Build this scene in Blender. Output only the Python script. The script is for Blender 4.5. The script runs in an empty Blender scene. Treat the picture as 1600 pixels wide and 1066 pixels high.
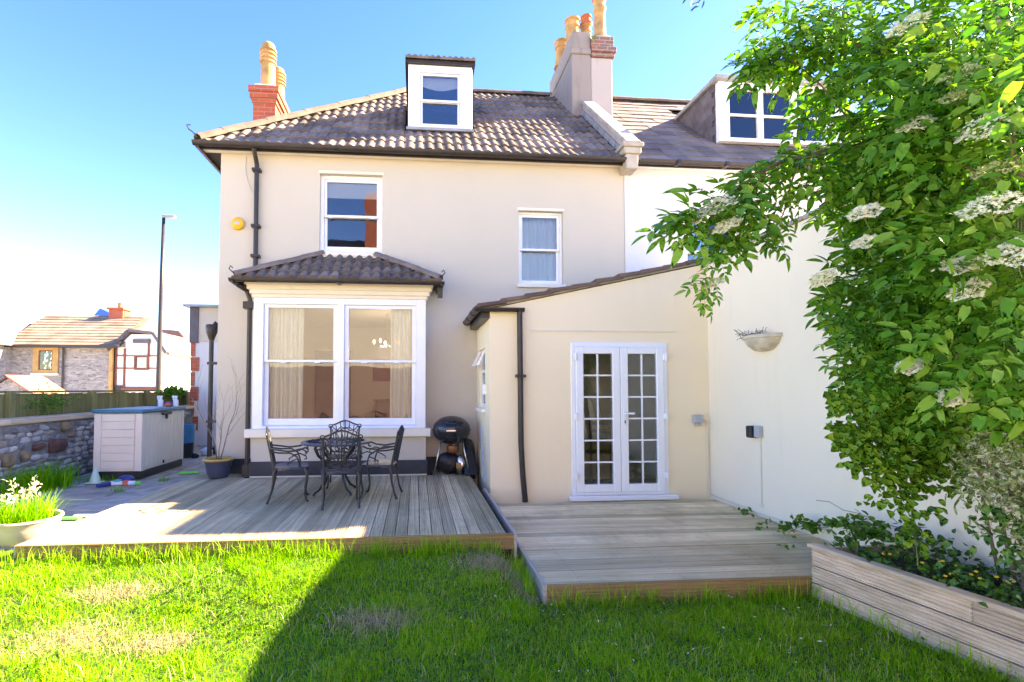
import bpy, bmesh, math, random
import numpy as np
from mathutils import Vector, Matrix, Euler

# ------------------------------------------------------------------ camera, sky, sun, exposure
SC = bpy.context.scene
COL = SC.collection
cam_d = bpy.data.cameras.new("camera")
cam = bpy.data.objects.new("camera", cam_d)
COL.objects.link(cam)
cam.location = (0, 0, 1.58)
cam.rotation_euler = (math.radians(90 + 2.2), 0, math.radians(-4.8))
cam_d.sensor_fit = 'HORIZONTAL'
cam_d.sensor_width = 36.0
cam_d.lens = 17.325
cam_d.shift_x = 0.0533
cam_d.shift_y = 0.0278
cam_d.clip_start = 0.05
cam_d.clip_end = 3000
SC.camera = cam

SUN_DIR = Vector((1.445, 0.33, 1.0)).normalized()          # towards the sun
SUN_EL = math.asin(SUN_DIR.z)
SUN_AZ = math.atan2(SUN_DIR.x, SUN_DIR.y)                   # clockwise from +Y
world = bpy.data.worlds.new("World")
SC.world = world
world.use_nodes = True
wn = world.node_tree
wn.nodes.clear()
w_out = wn.nodes.new("ShaderNodeOutputWorld")
w_bg = wn.nodes.new("ShaderNodeBackground")
w_sky = wn.nodes.new("ShaderNodeTexSky")
w_sky.sky_type = 'NISHITA'
w_sky.sun_disc = False
w_sky.sun_elevation = SUN_EL
w_sky.sun_rotation = SUN_AZ
w_sky.altitude = 50
w_sky.air_density = 1.0
w_sky.dust_density = 0.15
w_sky.ozone_density = 4.0
w_bg.inputs["Strength"].default_value = 0.078
w_hs = wn.nodes.new("ShaderNodeHueSaturation")
w_hs.inputs["Saturation"].default_value = 1.28
w_hs.inputs["Hue"].default_value = 0.521
wn.links.new(w_sky.outputs[0], w_hs.inputs["Color"])
wn.links.new(w_hs.outputs[0], w_bg.inputs["Color"])
wn.links.new(w_bg.outputs[0], w_out.inputs["Surface"])

sun_d = bpy.data.lights.new("sun", 'SUN')
sun_d.energy = 3.4
sun_d.angle = math.radians(0.53)
sun_d.color = (1.0, 0.93, 0.82)
sun = bpy.data.objects.new("sun", sun_d)
COL.objects.link(sun)
sun.location = (20, 10, 20)
sun.rotation_euler = SUN_DIR.to_track_quat('Z', 'Y').to_euler()

SC.view_settings.view_transform = 'Standard'
SC.view_settings.look = 'None'
SC.view_settings.gamma = 1.0
SC.view_settings.use_curve_mapping = False
SC.view_settings.exposure = 3.42
SC.view_settings.use_white_balance = True
SC.view_settings.white_balance_temperature = 9100
SC.view_settings.white_balance_tint = 12
SC.render.engine = 'CYCLES'
SC.cycles.use_denoising = True
SC.cycles.max_bounces = 6
SC.cycles.transparent_max_bounces = 12
SC.cycles.caustics_reflective = False
SC.cycles.caustics_refractive = False
SC.cycles.sample_clamp_indirect = 8.0

RND = random.Random(7)
NPR = np.random.default_rng(11)

# ------------------------------------------------------------------ mesh helpers
ORG = {}                                                    # object -> world position of its origin


def link(o, parent=None):
    COL.objects.link(o)
    if parent is not None:
        o.parent = parent
    return o


def tag(o, label=None, cat=None, group=None, kind=None):
    if label:
        o["label"] = label
    if cat:
        o["category"] = cat
    if group:
        o["group"] = group
    if kind:
        o["kind"] = kind
    return o


def empty(name, loc=(0, 0, 0), label=None, cat=None, group=None, parent=None):
    o = bpy.data.objects.new(name, None)
    o.empty_display_size = 0.1
    link(o, parent)
    base = ORG[parent] if parent is not None else Vector((0, 0, 0))
    o.location = Vector(loc) - base
    ORG[o] = Vector(loc)
    return tag(o, label, cat, group)


class MB:
    """collects shapes in world coordinates and links them as one mesh object"""

    def __init__(self):
        self.v, self.f, self.m = [], [], []
        self.mi = 0

    def add(self, vs, fs):
        n = len(self.v)
        self.v.extend([tuple(p) for p in vs])
        for q in fs:
            self.f.append(tuple(i + n for i in q))
            self.m.append(self.mi)
        return self

    def box(self, x0, x1, y0, y1, z0, z1, mat=None):
        vs = [Vector((x, y, z)) for z in (z0, z1) for y in (y0, y1) for x in (x0, x1)]
        if mat is not None:
            vs = [mat @ p for p in vs]
        return self.add(vs, [(0, 2, 3, 1), (4, 5, 7, 6), (0, 1, 5, 4), (2, 6, 7, 3), (0, 4, 6, 2), (1, 3, 7, 5)])

    def beam(self, a, b, w, h, upv=(0, 0, 1)):
        """rectangular bar from a to b, w across, h along up"""
        a, b = Vector(a), Vector(b)
        d = (b - a).normalized()
        s = d.cross(Vector(upv)).normalized()
        u = s.cross(d).normalized()
        vs = []
        for p in (a, b):
            for i, j in ((-1, -1), (1, -1), (1, 1), (-1, 1)):
                vs.append(p + s * (i * w / 2) + u * (j * h / 2))
        return self.add(vs, [(0, 3, 2, 1), (4, 5, 6, 7), (0, 1, 5, 4), (1, 2, 6, 5), (2, 3, 7, 6), (3, 0, 4, 7)])

    def tube(self, pts, r, n=6, closed=False):
        pts = [Vector(p) for p in pts]
        k = len(pts)
        rs = r if isinstance(r, (list, tuple)) else [r] * k
        vs, fs = [], []
        ref = None
        for i, p in enumerate(pts):
            if closed:
                d = pts[(i + 1) % k] - pts[i - 1]
            else:
                d = pts[min(i + 1, k - 1)] - pts[max(i - 1, 0)]
            if d.length < 1e-9:
                d = Vector((0, 0, 1))
            d.normalize()
            if ref is None:
                ref = Vector((0, 0, 1)) if abs(d.z) < 0.9 else Vector((1, 0, 0))
            s = ref - d * ref.dot(d)
            if s.length < 1e-4:
                s = d.orthogonal()
            s.normalize()
            ref = s
            u = d.cross(s)
            for j in range(n):
                a = 2 * math.pi * j / n
                vs.append(p + (s * math.cos(a) + u * math.sin(a)) * rs[i])
        m = k if closed else k - 1
        for i in range(m):
            for j in range(n):
                a, b = i * n + j, i * n + (j + 1) % n
                c, d2 = ((i + 1) % k) * n + (j + 1) % n, ((i + 1) % k) * n + j
                fs.append((a, b, c, d2))
        if not closed:
            fs.append(tuple(range(n - 1, -1, -1)))
            fs.append(tuple((k - 1) * n + j for j in range(n)))
        return self.add(vs, fs)

    def lathe(self, prof, c=(0, 0, 0), n=20, sx=1.0, sy=1.0):
        vs, fs = [], []
        for r, z in prof:
            for j in range(n):
                a = 2 * math.pi * j / n
                vs.append((c[0] + r * sx * math.cos(a), c[1] + r * sy * math.sin(a), c[2] + z))
        for i in range(len(prof) - 1):
            for j in range(n):
                fs.append((i * n + j, i * n + (j + 1) % n, (i + 1) * n + (j + 1) % n, (i + 1) * n + j))
        if prof[0][0] > 1e-6:
            fs.append(tuple(range(n - 1, -1, -1)))
        if prof[-1][0] > 1e-6:
            fs.append(tuple((len(prof) - 1) * n + j for j in range(n)))
        return self.add(vs, fs)

    def extrude(self, poly, a, b, closed=True):
        """poly: list of 3D points in one plane; swept from offset a to offset b (vectors)"""
        a, b = Vector(a), Vector(b)
        n = len(poly)
        vs = [Vector(p) + a for p in poly] + [Vector(p) + b for p in poly]
        fs = [(i, (i + 1) % n, n + (i + 1) % n, n + i) for i in range(n if closed else n - 1)]
        if closed:
            fs.append(tuple(range(n - 1, -1, -1)))
            fs.append(tuple(range(n, 2 * n)))
        return self.add(vs, fs)

    def poly(self, pts):
        return self.add(pts, [tuple(range(len(pts)))])

    def build(self, name, mats, parent=None, smooth=False, origin=None, bevel=0.0, auto=None):
        if parent is not None:
            o3 = ORG[parent]
        elif origin is not None:
            o3 = Vector(origin)
        else:
            xs = np.array(self.v)
            o3 = Vector(((xs[:, 0].min() + xs[:, 0].max()) / 2, (xs[:, 1].min() + xs[:, 1].max()) / 2, xs[:, 2].min()))
        me = bpy.data.meshes.new(name)
        me.from_pydata([(p[0] - o3.x, p[1] - o3.y, p[2] - o3.z) for p in self.v], [], self.f)
        if not isinstance(mats, (list, tuple)):
            mats = [mats]
        for m in mats:
            me.materials.append(m)
        bm = bmesh.new()
        bm.from_mesh(me)
        for i, fc in enumerate(bm.faces):
            fc.material_index = self.m[i]
        bmesh.ops.recalc_face_normals(bm, faces=bm.faces)
        if bevel > 0:
            es = [e for e in bm.edges if len(e.link_faces) == 2 and e.calc_face_angle(0) > 0.6]
            bmesh.ops.bevel(bm, geom=es, offset=bevel, segments=1, affect='EDGES', clamp_overlap=True)
        bm.to_mesh(me)
        bm.free()
        if smooth:
            me.polygons.foreach_set("use_smooth", [True] * len(me.polygons))
            if auto:
                me.set_sharp_from_angle(angle=math.radians(auto))
        o = bpy.data.objects.new(name, me)
        link(o, parent)
        if parent is None:
            o.location = o3
        ORG[o] = o3
        return o


def inst(name, me, parent, loc, rot=(0, 0, 0), scale=(1, 1, 1)):
    """another object on shared mesh data; loc in world coordinates"""
    o = bpy.data.objects.new(name, me)
    link(o, parent)
    base = ORG[parent] if parent is not None else Vector((0, 0, 0))
    o.location = Vector(loc) - base
    o.rotation_euler = rot
    o.scale = scale
    ORG[o] = Vector(loc)
    return o


def mesh_of(mb, name, mats, smooth=False, bevel=0.0, auto=None):
    """mesh data only, in local coordinates"""
    o = mb.build(name, mats, None, smooth, (0, 0, 0), bevel, auto)
    me = o.data
    bpy.data.objects.remove(o)
    return me


def copy_tree(o, parent=None):
    c = o.copy()
    COL.objects.link(c)
    c.parent = parent
    for ch in list(o.children):
        copy_tree(ch, c)
    return c


def fast_mesh(name, V, F, mats, tint=None, smooth=True, mi=None):
    """V (n,3), F (m,3 or 4) arrays -> mesh data"""
    me = bpy.data.meshes.new(name)
    k = F.shape[1]
    me.vertices.add(len(V))
    me.vertices.foreach_set("co", np.ascontiguousarray(V, dtype=np.float32).ravel())
    me.loops.add(F.size)
    me.loops.foreach_set("vertex_index", np.ascontiguousarray(F, dtype=np.int32).ravel())
    me.polygons.add(len(F))
    me.polygons.foreach_set("loop_start", np.arange(0, F.size, k, dtype=np.int32))
    if mi is not None:
        me.polygons.foreach_set("material_index", np.asarray(mi, dtype=np.int32))
    if smooth:
        me.polygons.foreach_set("use_smooth", np.ones(len(F), dtype=bool))
    me.update(calc_edges=True)
    for m in (mats if isinstance(mats, (list, tuple)) else [mats]):
        me.materials.append(m)
    if tint is not None:
        at = me.attributes.new("tint", 'FLOAT', 'POINT')
        at.data.foreach_set("value", np.asarray(tint, dtype=np.float32))
    return me


# ------------------------------------------------------------------ materials
class NT:
    def __init__(self, name):
        self.m = bpy.data.materials.new(name)
        self.m.use_nodes = True
        self.t = self.m.node_tree
        self.t.nodes.clear()
        self.out = self.n("ShaderNodeOutputMaterial")

    def n(self, typ, **kw):
        nd = self.t.nodes.new(typ)
        for k, v in kw.items():
            setattr(nd, k, v)
        return nd

    def l(self, a, b):
        self.t.links.new(a, b)

    def pos(self, scale=(1, 1, 1)):
        g = self.n("ShaderNodeNewGeometry")
        mp = self.n("ShaderNodeMapping")
        mp.inputs["Scale"].default_value = scale
        self.l(g.outputs["Position"], mp.inputs["Vector"])
        return mp.outputs[0]

    def noise(self, vec, scale, detail=4, rough=0.55, dist=0.0):
        nz = self.n("ShaderNodeTexNoise")
        nz.inputs["Scale"].default_value = scale
        nz.inputs["Detail"].default_value = detail
        nz.inputs["Roughness"].default_value = rough
        nz.inputs["Distortion"].default_value = dist
        self.l(vec, nz.inputs["Vector"])
        return nz.outputs["Fac"]

    def ramp(self, fac, stops):
        r = self.n("ShaderNodeValToRGB")
        e = r.color_ramp.elements
        while len(e) < len(stops):
            e.new(0.5)
        for i, (p, c) in enumerate(stops):
            e[i].position = p
            e[i].color = (*c[:3], 1) if not isinstance(c, (int, float)) else (c, c, c, 1)
        self.l(fac, r.inputs[0])
        return r.outputs[0]

    def mix(self, fac, a, b, blend='MIX'):
        mx = self.n("ShaderNodeMix", data_type='RGBA', blend_type=blend)
        for val, key in ((fac, 0), (a, 6), (b, 7)):
            if hasattr(val, "node"):
                self.l(val, mx.inputs[key])
            elif key == 0:
                mx.inputs[0].default_value = val
            else:
                mx.inputs[key].default_value = (*val[:3], 1)
        return mx.outputs[2]

    def math(self, op, a, b=0.0):
        mt = self.n("ShaderNodeMath", operation=op)
        for i, v in enumerate((a, b)):
            if hasattr(v, "node"):
                self.l(v, mt.inputs[i])
            else:
                mt.inputs[i].default_value = v
        return mt.outputs[0]

    def bump(self, h, strength=0.3, dist=0.01):
        b = self.n("ShaderNodeBump")
        b.inputs["Strength"].default_value = strength
        b.inputs["Distance"].default_value = dist
        self.l(h, b.inputs["Height"])
        return b.outputs[0]

    def principled(self, col, rough=0.7, normal=None, metal=0.0, spec=0.4, **kw):
        p = self.n("ShaderNodeBsdfPrincipled")
        if hasattr(col, "node"):
            self.l(col, p.inputs["Base Color"])
        else:
            p.inputs["Base Color"].default_value = (*col[:3], 1)
        if hasattr(rough, "node"):
            self.l(rough, p.inputs["Roughness"])
        else:
            p.inputs["Roughness"].default_value = rough
        p.inputs["Metallic"].default_value = metal
        p.inputs["Specular IOR Level"].default_value = spec
        for k, v in kw.items():
            p.inputs[k].default_value = v
        if normal is not None:
            self.l(normal, p.inputs["Normal"])
        return p.outputs[0]

    def done(self, sh):
        self.l(sh, self.out.inputs["Surface"])
        return self.m


def plain(name, c, rough=0.6, var=0.12, scale=6.0, bump=0.0, bscale=60.0, metal=0.0, spec=0.4, stretch=(1, 1, 1), rand=0.0, bdist=0.004):
    """painted / moulded surface: base colour with slight cloudy wear"""
    t = NT(name)
    v = t.pos(stretch)
    f = t.noise(v, scale, 5)
    lo = tuple(max(0, x * (1 - var)) for x in c)
    hi = tuple(min(1, x * (1 + var * 0.6)) for x in c)
    col = t.ramp(f, [(0.3, lo), (0.7, hi)])
    if rand > 0:
        oi = t.n("ShaderNodeObjectInfo")
        mult = t.ramp(oi.outputs["Random"], [(0, 1 - rand), (1, 1.0)])
        col = t.mix(1.0, col, mult, 'MULTIPLY')
    nm = None
    if bump > 0:
        nm = t.bump(t.noise(v, bscale, 6), bump, bdist)
    return t.done(t.principled(col, rough, nm, metal, spec))


def render_mat(name, c, stain=(0.5, 0.45, 0.36), amt=0.3):
    """painted masonry: fine grain, faint vertical runs and patches"""
    t = NT(name)
    v = t.pos()
    vs = t.pos((1.5, 1.5, 0.25))
    a = t.noise(v, 0.9, 6, 0.6)
    b = t.noise(vs, 3.0, 5, 0.6)
    col = t.ramp(a, [(0.32, tuple(x * 0.955 for x in c)), (0.68, c)])
    fac = t.math('MULTIPLY', t.ramp(b, [(0.56, 0.0), (0.85, 1.0)]), amt)
    col = t.mix(fac, col, stain)
    nm = t.bump(t.noise(v, 90, 8, 0.65), 0.22, 0.006)
    nm2 = t.n("ShaderNodeBump")
    nm2.inputs["Strength"].default_value = 0.12
    nm2.inputs["Distance"].default_value = 0.03
    t.l(t.noise(v, 5, 3), nm2.inputs["Height"])
    t.l(nm, nm2.inputs["Normal"])
    return t.done(t.principled(col, 0.85, nm2.outputs[0], 0, 0.25))


def tile_mat(name, dark, light, lichen=(0.42, 0.40, 0.33)):
    t = NT(name)
    v = t.pos()
    oi = t.n("ShaderNodeObjectInfo")
    col = t.mix(oi.outputs["Random"], dark, light)
    pat = t.ramp(t.noise(v, 1.3, 5, 0.6), [(0.35, 0.55), (0.7, 1.1)])
    col = t.mix(1.0, col, pat, 'MULTIPLY')
    sp = t.ramp(t.noise(v, 26, 6, 0.7), [(0.56, 0.0), (0.72, 1.0)])
    col = t.mix(t.math('MULTIPLY', sp, 0.22), col, lichen)
    nm = t.bump(t.noise(v, 120, 6), 0.3, 0.004)
    return t.done(t.principled(col, 0.8, nm, 0, 0.35))


def wood_mat(name, dark, light, along='Y', green=0.25, gcol=(0.13, 0.14, 0.045), wet=0.24, vary=0.72):
    """weathered softwood; grain runs along the given axis, algae in patches"""
    t = NT(name)
    st = {'X': (0.6, 22, 22), 'Y': (22, 0.6, 22), 'Z': (22, 22, 0.6)}[along]
    v = t.pos()
    g = t.noise(t.pos(st), 1.6, 7, 0.65, 0.4)
    oi = t.n("ShaderNodeObjectInfo")
    col = t.ramp(g, [(0.28, dark), (0.72, light)])
    br = t.ramp(oi.outputs["Random"], [(0, vary), (1, 1.12)])
    col = t.mix(1.0, col, br, 'MULTIPLY')
    blot = t.ramp(t.noise(v, 1.1, 6, 0.65), [(0.42, 0.0), (0.72, 1.0)])
    col = t.mix(t.math('MULTIPLY', blot, green), col, gcol)
    damp = t.ramp(t.noise(v, 2.3, 6, 0.7, 0.3), [(0.5, 0.0), (0.8, 1.0)])
    col = t.mix(t.math('MULTIPLY', damp, wet), col, tuple(x * 0.45 for x in dark))
    nm = t.bump(g, 0.35, 0.004)
    return t.done(t.principled(col, 0.78, nm, 0, 0.3))


def glass_mat(name, ior=1.75, tintc=(0.93, 0.96, 0.95)):
    t = NT(name)
    fr = t.n("ShaderNodeFresnel")
    fr.inputs["IOR"].default_value = ior
    tr = t.n("ShaderNodeBsdfTransparent")
    tr.inputs[0].default_value = (*tintc, 1)
    gl = t.n("ShaderNodeBsdfGlossy")
    gl.inputs["Roughness"].default_value = 0.012
    gl.inputs["Color"].default_value = (0.95, 0.97, 1, 1)
    mx = t.n("ShaderNodeMixShader")
    # old float glass is slightly wavy
    nm = t.bump(t.noise(t.pos(), 2.2, 2), 0.06, 0.02)
    t.l(nm, gl.inputs["Normal"])
    t.l(fr.outputs[0], mx.inputs[0])
    t.l(tr.outputs[0], mx.inputs[1])
    t.l(gl.outputs[0], mx.inputs[2])
    return t.done(mx.outputs[0])


def leaf_mat(name, stops, trans=0.4, rough=0.42, tcol=None, patch=0.3, spec=0.35):
    """leaf tissue: tint attribute picks the shade, light shines through"""
    t = NT(name)
    at = t.n("ShaderNodeAttribute", attribute_name="tint")
    oi = t.n("ShaderNodeObjectInfo")
    f = t.math('ADD', at.outputs["Fac"], t.math('MULTIPLY', oi.outputs["Random"], 0.25))
    nz = t.noise(t.pos(), 2.2, 3)
    f = t.math('ADD', f, t.math('MULTIPLY', t.math('SUBTRACT', nz, 0.5), patch))
    col = t.ramp(f, stops)
    p = t.principled(col, rough, None, 0, spec)
    tr = t.n("ShaderNodeBsdfTranslucent")
    tc = t.mix(1.0, col, tcol or (1.6, 1.5, 0.6), 'MULTIPLY')
    t.l(tc, tr.inputs["Color"])
    mx = t.n("ShaderNodeMixShader")
    mx.inputs[0].default_value = trans
    t.l(p, mx.inputs[1])
    t.l(tr.outputs[0], mx.inputs[2])
    return t.done(mx.outputs[0])


def cloth_mat(name, c, trans=0.45, see=0.12):
    t = NT(name)
    d = t.n("ShaderNodeBsdfDiffuse")
    d.inputs[0].default_value = (*c, 1)
    tr = t.n("ShaderNodeBsdfTranslucent")
    tr.inputs[0].default_value = (*c, 1)
    tp = t.n("ShaderNodeBsdfTransparent")
    m1 = t.n("ShaderNodeMixShader")
    m1.inputs[0].default_value = trans
    m2 = t.n("ShaderNodeMixShader")
    m2.inputs[0].default_value = see
    t.l(d.outputs[0], m1.inputs[1])
    t.l(tr.outputs[0], m1.inputs[2])
    t.l(m1.outputs[0], m2.inputs[1])
    t.l(tp.outputs[0], m2.inputs[2])
    return t.done(m2.outputs[0])


def emit_mat(name, c, s):
    t = NT(name)
    e = t.n("ShaderNodeEmission")
    e.inputs[0].default_value = (*c, 1)
    e.inputs[1].default_value = s
    return t.done(e.outputs[0])


def rubble_mat(name, cols, mortar, scale=3.5, stretch=(1, 1, 2.2), axis_mix=1.0):
    """far-off coursed rubble: cells of differing stone with mortar between"""
    t = NT(name)
    v = t.pos(stretch)
    vo = t.n("ShaderNodeTexVoronoi", feature='F1')
    vo.inputs["Scale"].default_value = scale
    t.l(v, vo.inputs["Vector"])
    ve = t.n("ShaderNodeTexVoronoi", feature='DISTANCE_TO_EDGE')
    ve.inputs["Scale"].default_value = scale
    t.l(v, ve.inputs["Vector"])
    sep = t.n("ShaderNodeSeparateColor")
    t.l(vo.outputs["Color"], sep.inputs[0])
    n = len(cols)
    col = t.ramp(sep.outputs[0], [(i / (n - 1), c) for i, c in enumerate(cols)])
    fac = t.ramp(ve.outputs["Distance"], [(0.02, 1.0), (0.07, 0.0)])
    col = t.mix(fac, col, mortar)
    nm = t.bump(t.ramp(ve.outputs["Distance"], [(0.0, 0.0), (0.15, 1.0)]), 0.6, 0.03)
    return t.done(t.principled(col, 0.85, nm, 0, 0.25))


def brick_mat(name, c1, c2, mortar, scale=1.0):
    t = NT(name)
    g = t.n("ShaderNodeNewGeometry")
    sp = t.n("ShaderNodeSeparateXYZ")
    t.l(g.outputs["Position"], sp.inputs[0])
    cb = t.n("ShaderNodeCombineXYZ")
    t.l(t.math('ADD', sp.outputs[0], sp.outputs[1]), cb.inputs[0])
    t.l(sp.outputs[2], cb.inputs[1])
    b = t.n("ShaderNodeTexBrick")
    b.inputs["Scale"].default_value = scale
    b.inputs["Brick Width"].default_value = 0.225
    b.inputs["Row Height"].default_value = 0.075
    b.inputs["Mortar Size"].default_value = 0.009
    b.inputs["Color1"].default_value = (*c1, 1)
    b.inputs["Color2"].default_value = (*c2, 1)
    b.inputs["Mortar"].default_value = (*mortar, 1)
    t.l(cb.outputs[0], b.inputs["Vector"])
    nm = t.bump(b.outputs["Fac"], -0.4, 0.006)
    return t.done(t.principled(b.outputs["Color"], 0.85, nm, 0, 0.25))


M = {}
M['render'] = render_mat('cream_render', (0.585, 0.525, 0.43), amt=0.14)
M['render_ext'] = render_mat('shade_lifted_cream_render', (0.95, 0.79, 0.545), amt=0.12)  # fill light put into the colour: lighter than the house wall
M['render2'] = render_mat('shade_lifted_boundary_render', (0.94, 0.81, 0.61), amt=0.14)  # colour lightened as well, to lift the shaded boundary wall
M['render_white'] = render_mat('white_render', (0.66, 0.66, 0.66), amt=0.1)
M['plinth'] = plain('plinth_black', (0.035, 0.04, 0.05), 0.55, 0.3, 3)
M['white'] = plain('white_gloss', (0.84, 0.85, 0.88), 0.35, 0.04, 4)
M['upvc'] = plain('white_upvc', (0.86, 0.87, 0.88), 0.28, 0.03, 4)
M['cream_trim'] = plain('cream_trim', (0.80, 0.72, 0.60), 0.55, 0.06, 3)
M['gutter'] = plain('dark_gutter', (0.035, 0.028, 0.027), 0.4, 0.25, 8)
M['tile'] = tile_mat('roman_tile', (0.15, 0.115, 0.095), (0.29, 0.225, 0.185))
M['tile_flat'] = tile_mat('flat_tile', (0.16, 0.13, 0.12), (0.27, 0.22, 0.195))
M['tile_clay'] = tile_mat('lean_to_tile', (0.16, 0.10, 0.075), (0.27, 0.17, 0.125))
M['ridge'] = plain('ridge_tile', (0.16, 0.125, 0.095), 0.85, 0.35, 5, 0.4, 60)
M['bay_ridge'] = plain('bay_hip_tile', (0.20, 0.16, 0.14), 0.85, 0.35, 5, 0.4, 60)
M['under'] = plain('roof_felt', (0.05, 0.045, 0.045), 0.9, 0.2, 3)
M['slate'] = plain('hung_slate', (0.13, 0.12, 0.135), 0.6, 0.25, 5, rand=0.35)
M['lead'] = plain('lead', (0.30, 0.31, 0.33), 0.55, 0.2, 4)
M['glass'] = glass_mat('window_glass')
M['glass_bay'] = glass_mat('bay_glass', 1.75)
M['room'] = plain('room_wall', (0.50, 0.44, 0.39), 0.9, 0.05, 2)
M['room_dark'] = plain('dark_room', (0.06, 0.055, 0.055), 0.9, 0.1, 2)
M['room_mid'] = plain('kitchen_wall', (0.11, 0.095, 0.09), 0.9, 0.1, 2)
M['curtain'] = cloth_mat('sheer_curtain', (0.93, 0.93, 0.90), 0.10, 0.03)
M['lace'] = cloth_mat('lace_curtain', (0.88, 0.92, 0.96), 0.15, 0.03)
M['blind'] = cloth_mat('roller_blind', (0.80, 0.84, 0.90), 0.25, 0.0)
M['bulb'] = emit_mat('lit_bulb', (1.0, 0.72, 0.42), 2.0)
M['brick_red'] = brick_mat('red_brick', (0.50, 0.11, 0.055), (0.42, 0.09, 0.05), (0.40, 0.19, 0.13))
M['brick_old'] = brick_mat('old_brick', (0.30, 0.13, 0.09), (0.22, 0.12, 0.10), (0.30, 0.26, 0.23))
M['stack'] = render_mat('stack_render', (0.30, 0.255, 0.225), (0.12, 0.10, 0.09), 0.8)
M['stack_pale'] = render_mat('stack_pale', (0.46, 0.40, 0.36), (0.2, 0.17, 0.15), 0.7)
M['pot_buff'] = plain('buff_pot', (0.50, 0.29, 0.11), 0.75, 0.4, 5, 0.2, 40)
M['pot_terra'] = plain('terracotta_pot', (0.52, 0.15, 0.06), 0.75, 0.3, 5, 0.2, 40)
M['coping'] = plain('stone_coping', (0.44, 0.39, 0.32), 0.85, 0.3, 5, 0.5, 40)
M['deck_u'] = wood_mat('deck_board_upper', (0.42, 0.295, 0.165), (0.95, 0.735, 0.44), 'Y', 0.42, (0.27, 0.225, 0.075), 0.50, 0.60)
M['deck_l'] = wood_mat('deck_board_lower', (0.60, 0.445, 0.255), (0.98, 0.795, 0.495), 'X', 0.40, (0.30, 0.225, 0.085), 0.62, 0.66)
M['fascia'] = wood_mat('deck_fascia', (0.24, 0.135, 0.05), (0.50, 0.31, 0.13), 'X', 0.22)
M['fascia_side'] = wood_mat('deck_fascia_side', (0.30, 0.24, 0.19), (0.56, 0.47, 0.40), 'Y', 0.12)
M['sleeper'] = wood_mat('planter_board', (0.50, 0.335, 0.215), (0.90, 0.68, 0.47), 'Y', 0.14)
M['fence'] = wood_mat('fence_board', (0.17, 0.15, 0.055), (0.34, 0.30, 0.12), 'Z', 0.45, (0.15, 0.19, 0.05))
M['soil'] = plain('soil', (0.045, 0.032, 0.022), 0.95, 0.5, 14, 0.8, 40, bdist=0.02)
M['iron'] = plain('cast_aluminium', (0.030, 0.031, 0.036), 0.42, 0.3, 18, metal=0.25, spec=0.5)
M['iron_seat'] = plain('cast_aluminium_grey', (0.085, 0.09, 0.115), 0.38, 0.3, 14, metal=0.3, spec=0.5)
M['enamel'] = plain('black_enamel', (0.018, 0.017, 0.024), 0.22, 0.2, 6, spec=0.6)
M['chrome'] = plain('chrome', (0.70, 0.66, 0.60), 0.22, 0.1, 20, metal=1.0)
M['copper'] = plain('rusty_catcher', (0.26, 0.11, 0.05), 0.4, 0.3, 14, metal=0.5)
M['black_bag'] = plain('black_plastic', (0.02, 0.02, 0.023), 0.3, 0.3, 18, 0.6, 14, bdist=0.03)
M['resin'] = plain('beige_resin', (0.78, 0.67, 0.555), 0.5, 0.06, 3, 0.12, 70)
M['teal'] = plain('teal_lid', (0.03, 0.16, 0.24), 0.4, 0.12, 4)
M['black_pl'] = plain('black_resin', (0.022, 0.022, 0.024), 0.5, 0.2, 6)
M['grey_box'] = plain('grey_enclosure', (0.42, 0.44, 0.46), 0.45, 0.06, 6)
M['alarm'] = plain('alarm_yellow', (0.80, 0.42, 0.02), 0.4, 0.05, 6)
M['cast_stone'] = plain('cast_stone', (0.66, 0.56, 0.42), 0.85, 0.25, 12, 0.4, 50)
M['dead'] = plain('dead_stems', (0.22, 0.15, 0.12), 0.9, 0.4, 20)
M['bark'] = plain('bark', (0.16, 0.12, 0.085), 0.9, 0.4, 18, 0.6, 60)
M['twig'] = plain('bare_twig', (0.24, 0.18, 0.14), 0.85, 0.3, 20)
M['greenstem'] = plain('green_stem', (0.20, 0.26, 0.07), 0.6, 0.25, 10)
M['glaze'] = plain('slate_blue_glaze', (0.055, 0.062, 0.10), 0.28, 0.2, 9)
M['glaze_rim'] = plain('ochre_glaze_rim', (0.55, 0.36, 0.10), 0.35, 0.2, 9)
M['bowl'] = plain('cream_pot', (0.60, 0.51, 0.36), 0.45, 0.08, 6)
M['bounce_ground'] = plain('bounce_gravel', (0.50, 0.455, 0.40), 0.95, 0.25, 3, 0.3, 80)  # invented pale gravel, added to bounce sunlight into the shade
M['earth'] = plain('earth_and_turf', (0.06, 0.10, 0.016), 0.95, 0.5, 7, 0.6, 30, bdist=0.02)
M['slab'] = plain('paving_slab', (0.46, 0.385, 0.30), 0.85, 0.35, 4, 0.35, 40, rand=0.25)
M['joint'] = plain('path_bed', (0.16, 0.145, 0.09), 0.95, 0.5, 9, 0.5, 40)
M['mortar'] = plain('wall_mortar', (0.27, 0.255, 0.245), 0.95, 0.4, 9, 0.7, 35, bdist=0.02)

# ------------------------------------------------------------------ setting: ground, lawn bed, path
g = MB()
g.poly([(-900, -900, -0.03), (900, -900, -0.03), (900, 1500, -0.03), (-900, 1500, -0.03)])
tag(g.build('ground', M['bounce_ground'], origin=(0, 0, -0.03)), kind='structure')

DECK_U, DECK_L = 0.33, 0.15
def lawn_z(x, y):
    """the turf rises gently towards the foot of the upper deck"""
    t_ = min(1, max(0, (y - 3.0) / 1.3))
    u_ = min(1, max(0, (.95 - x) / .35))
    return 0.19 * t_ * t_ * (3 - 2 * t_) * u_ * u_ * (3 - 2 * u_) + 0.012 * math.sin(x * 2.1 + y) * math.sin(y * 1.7 - x * .6)

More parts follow.
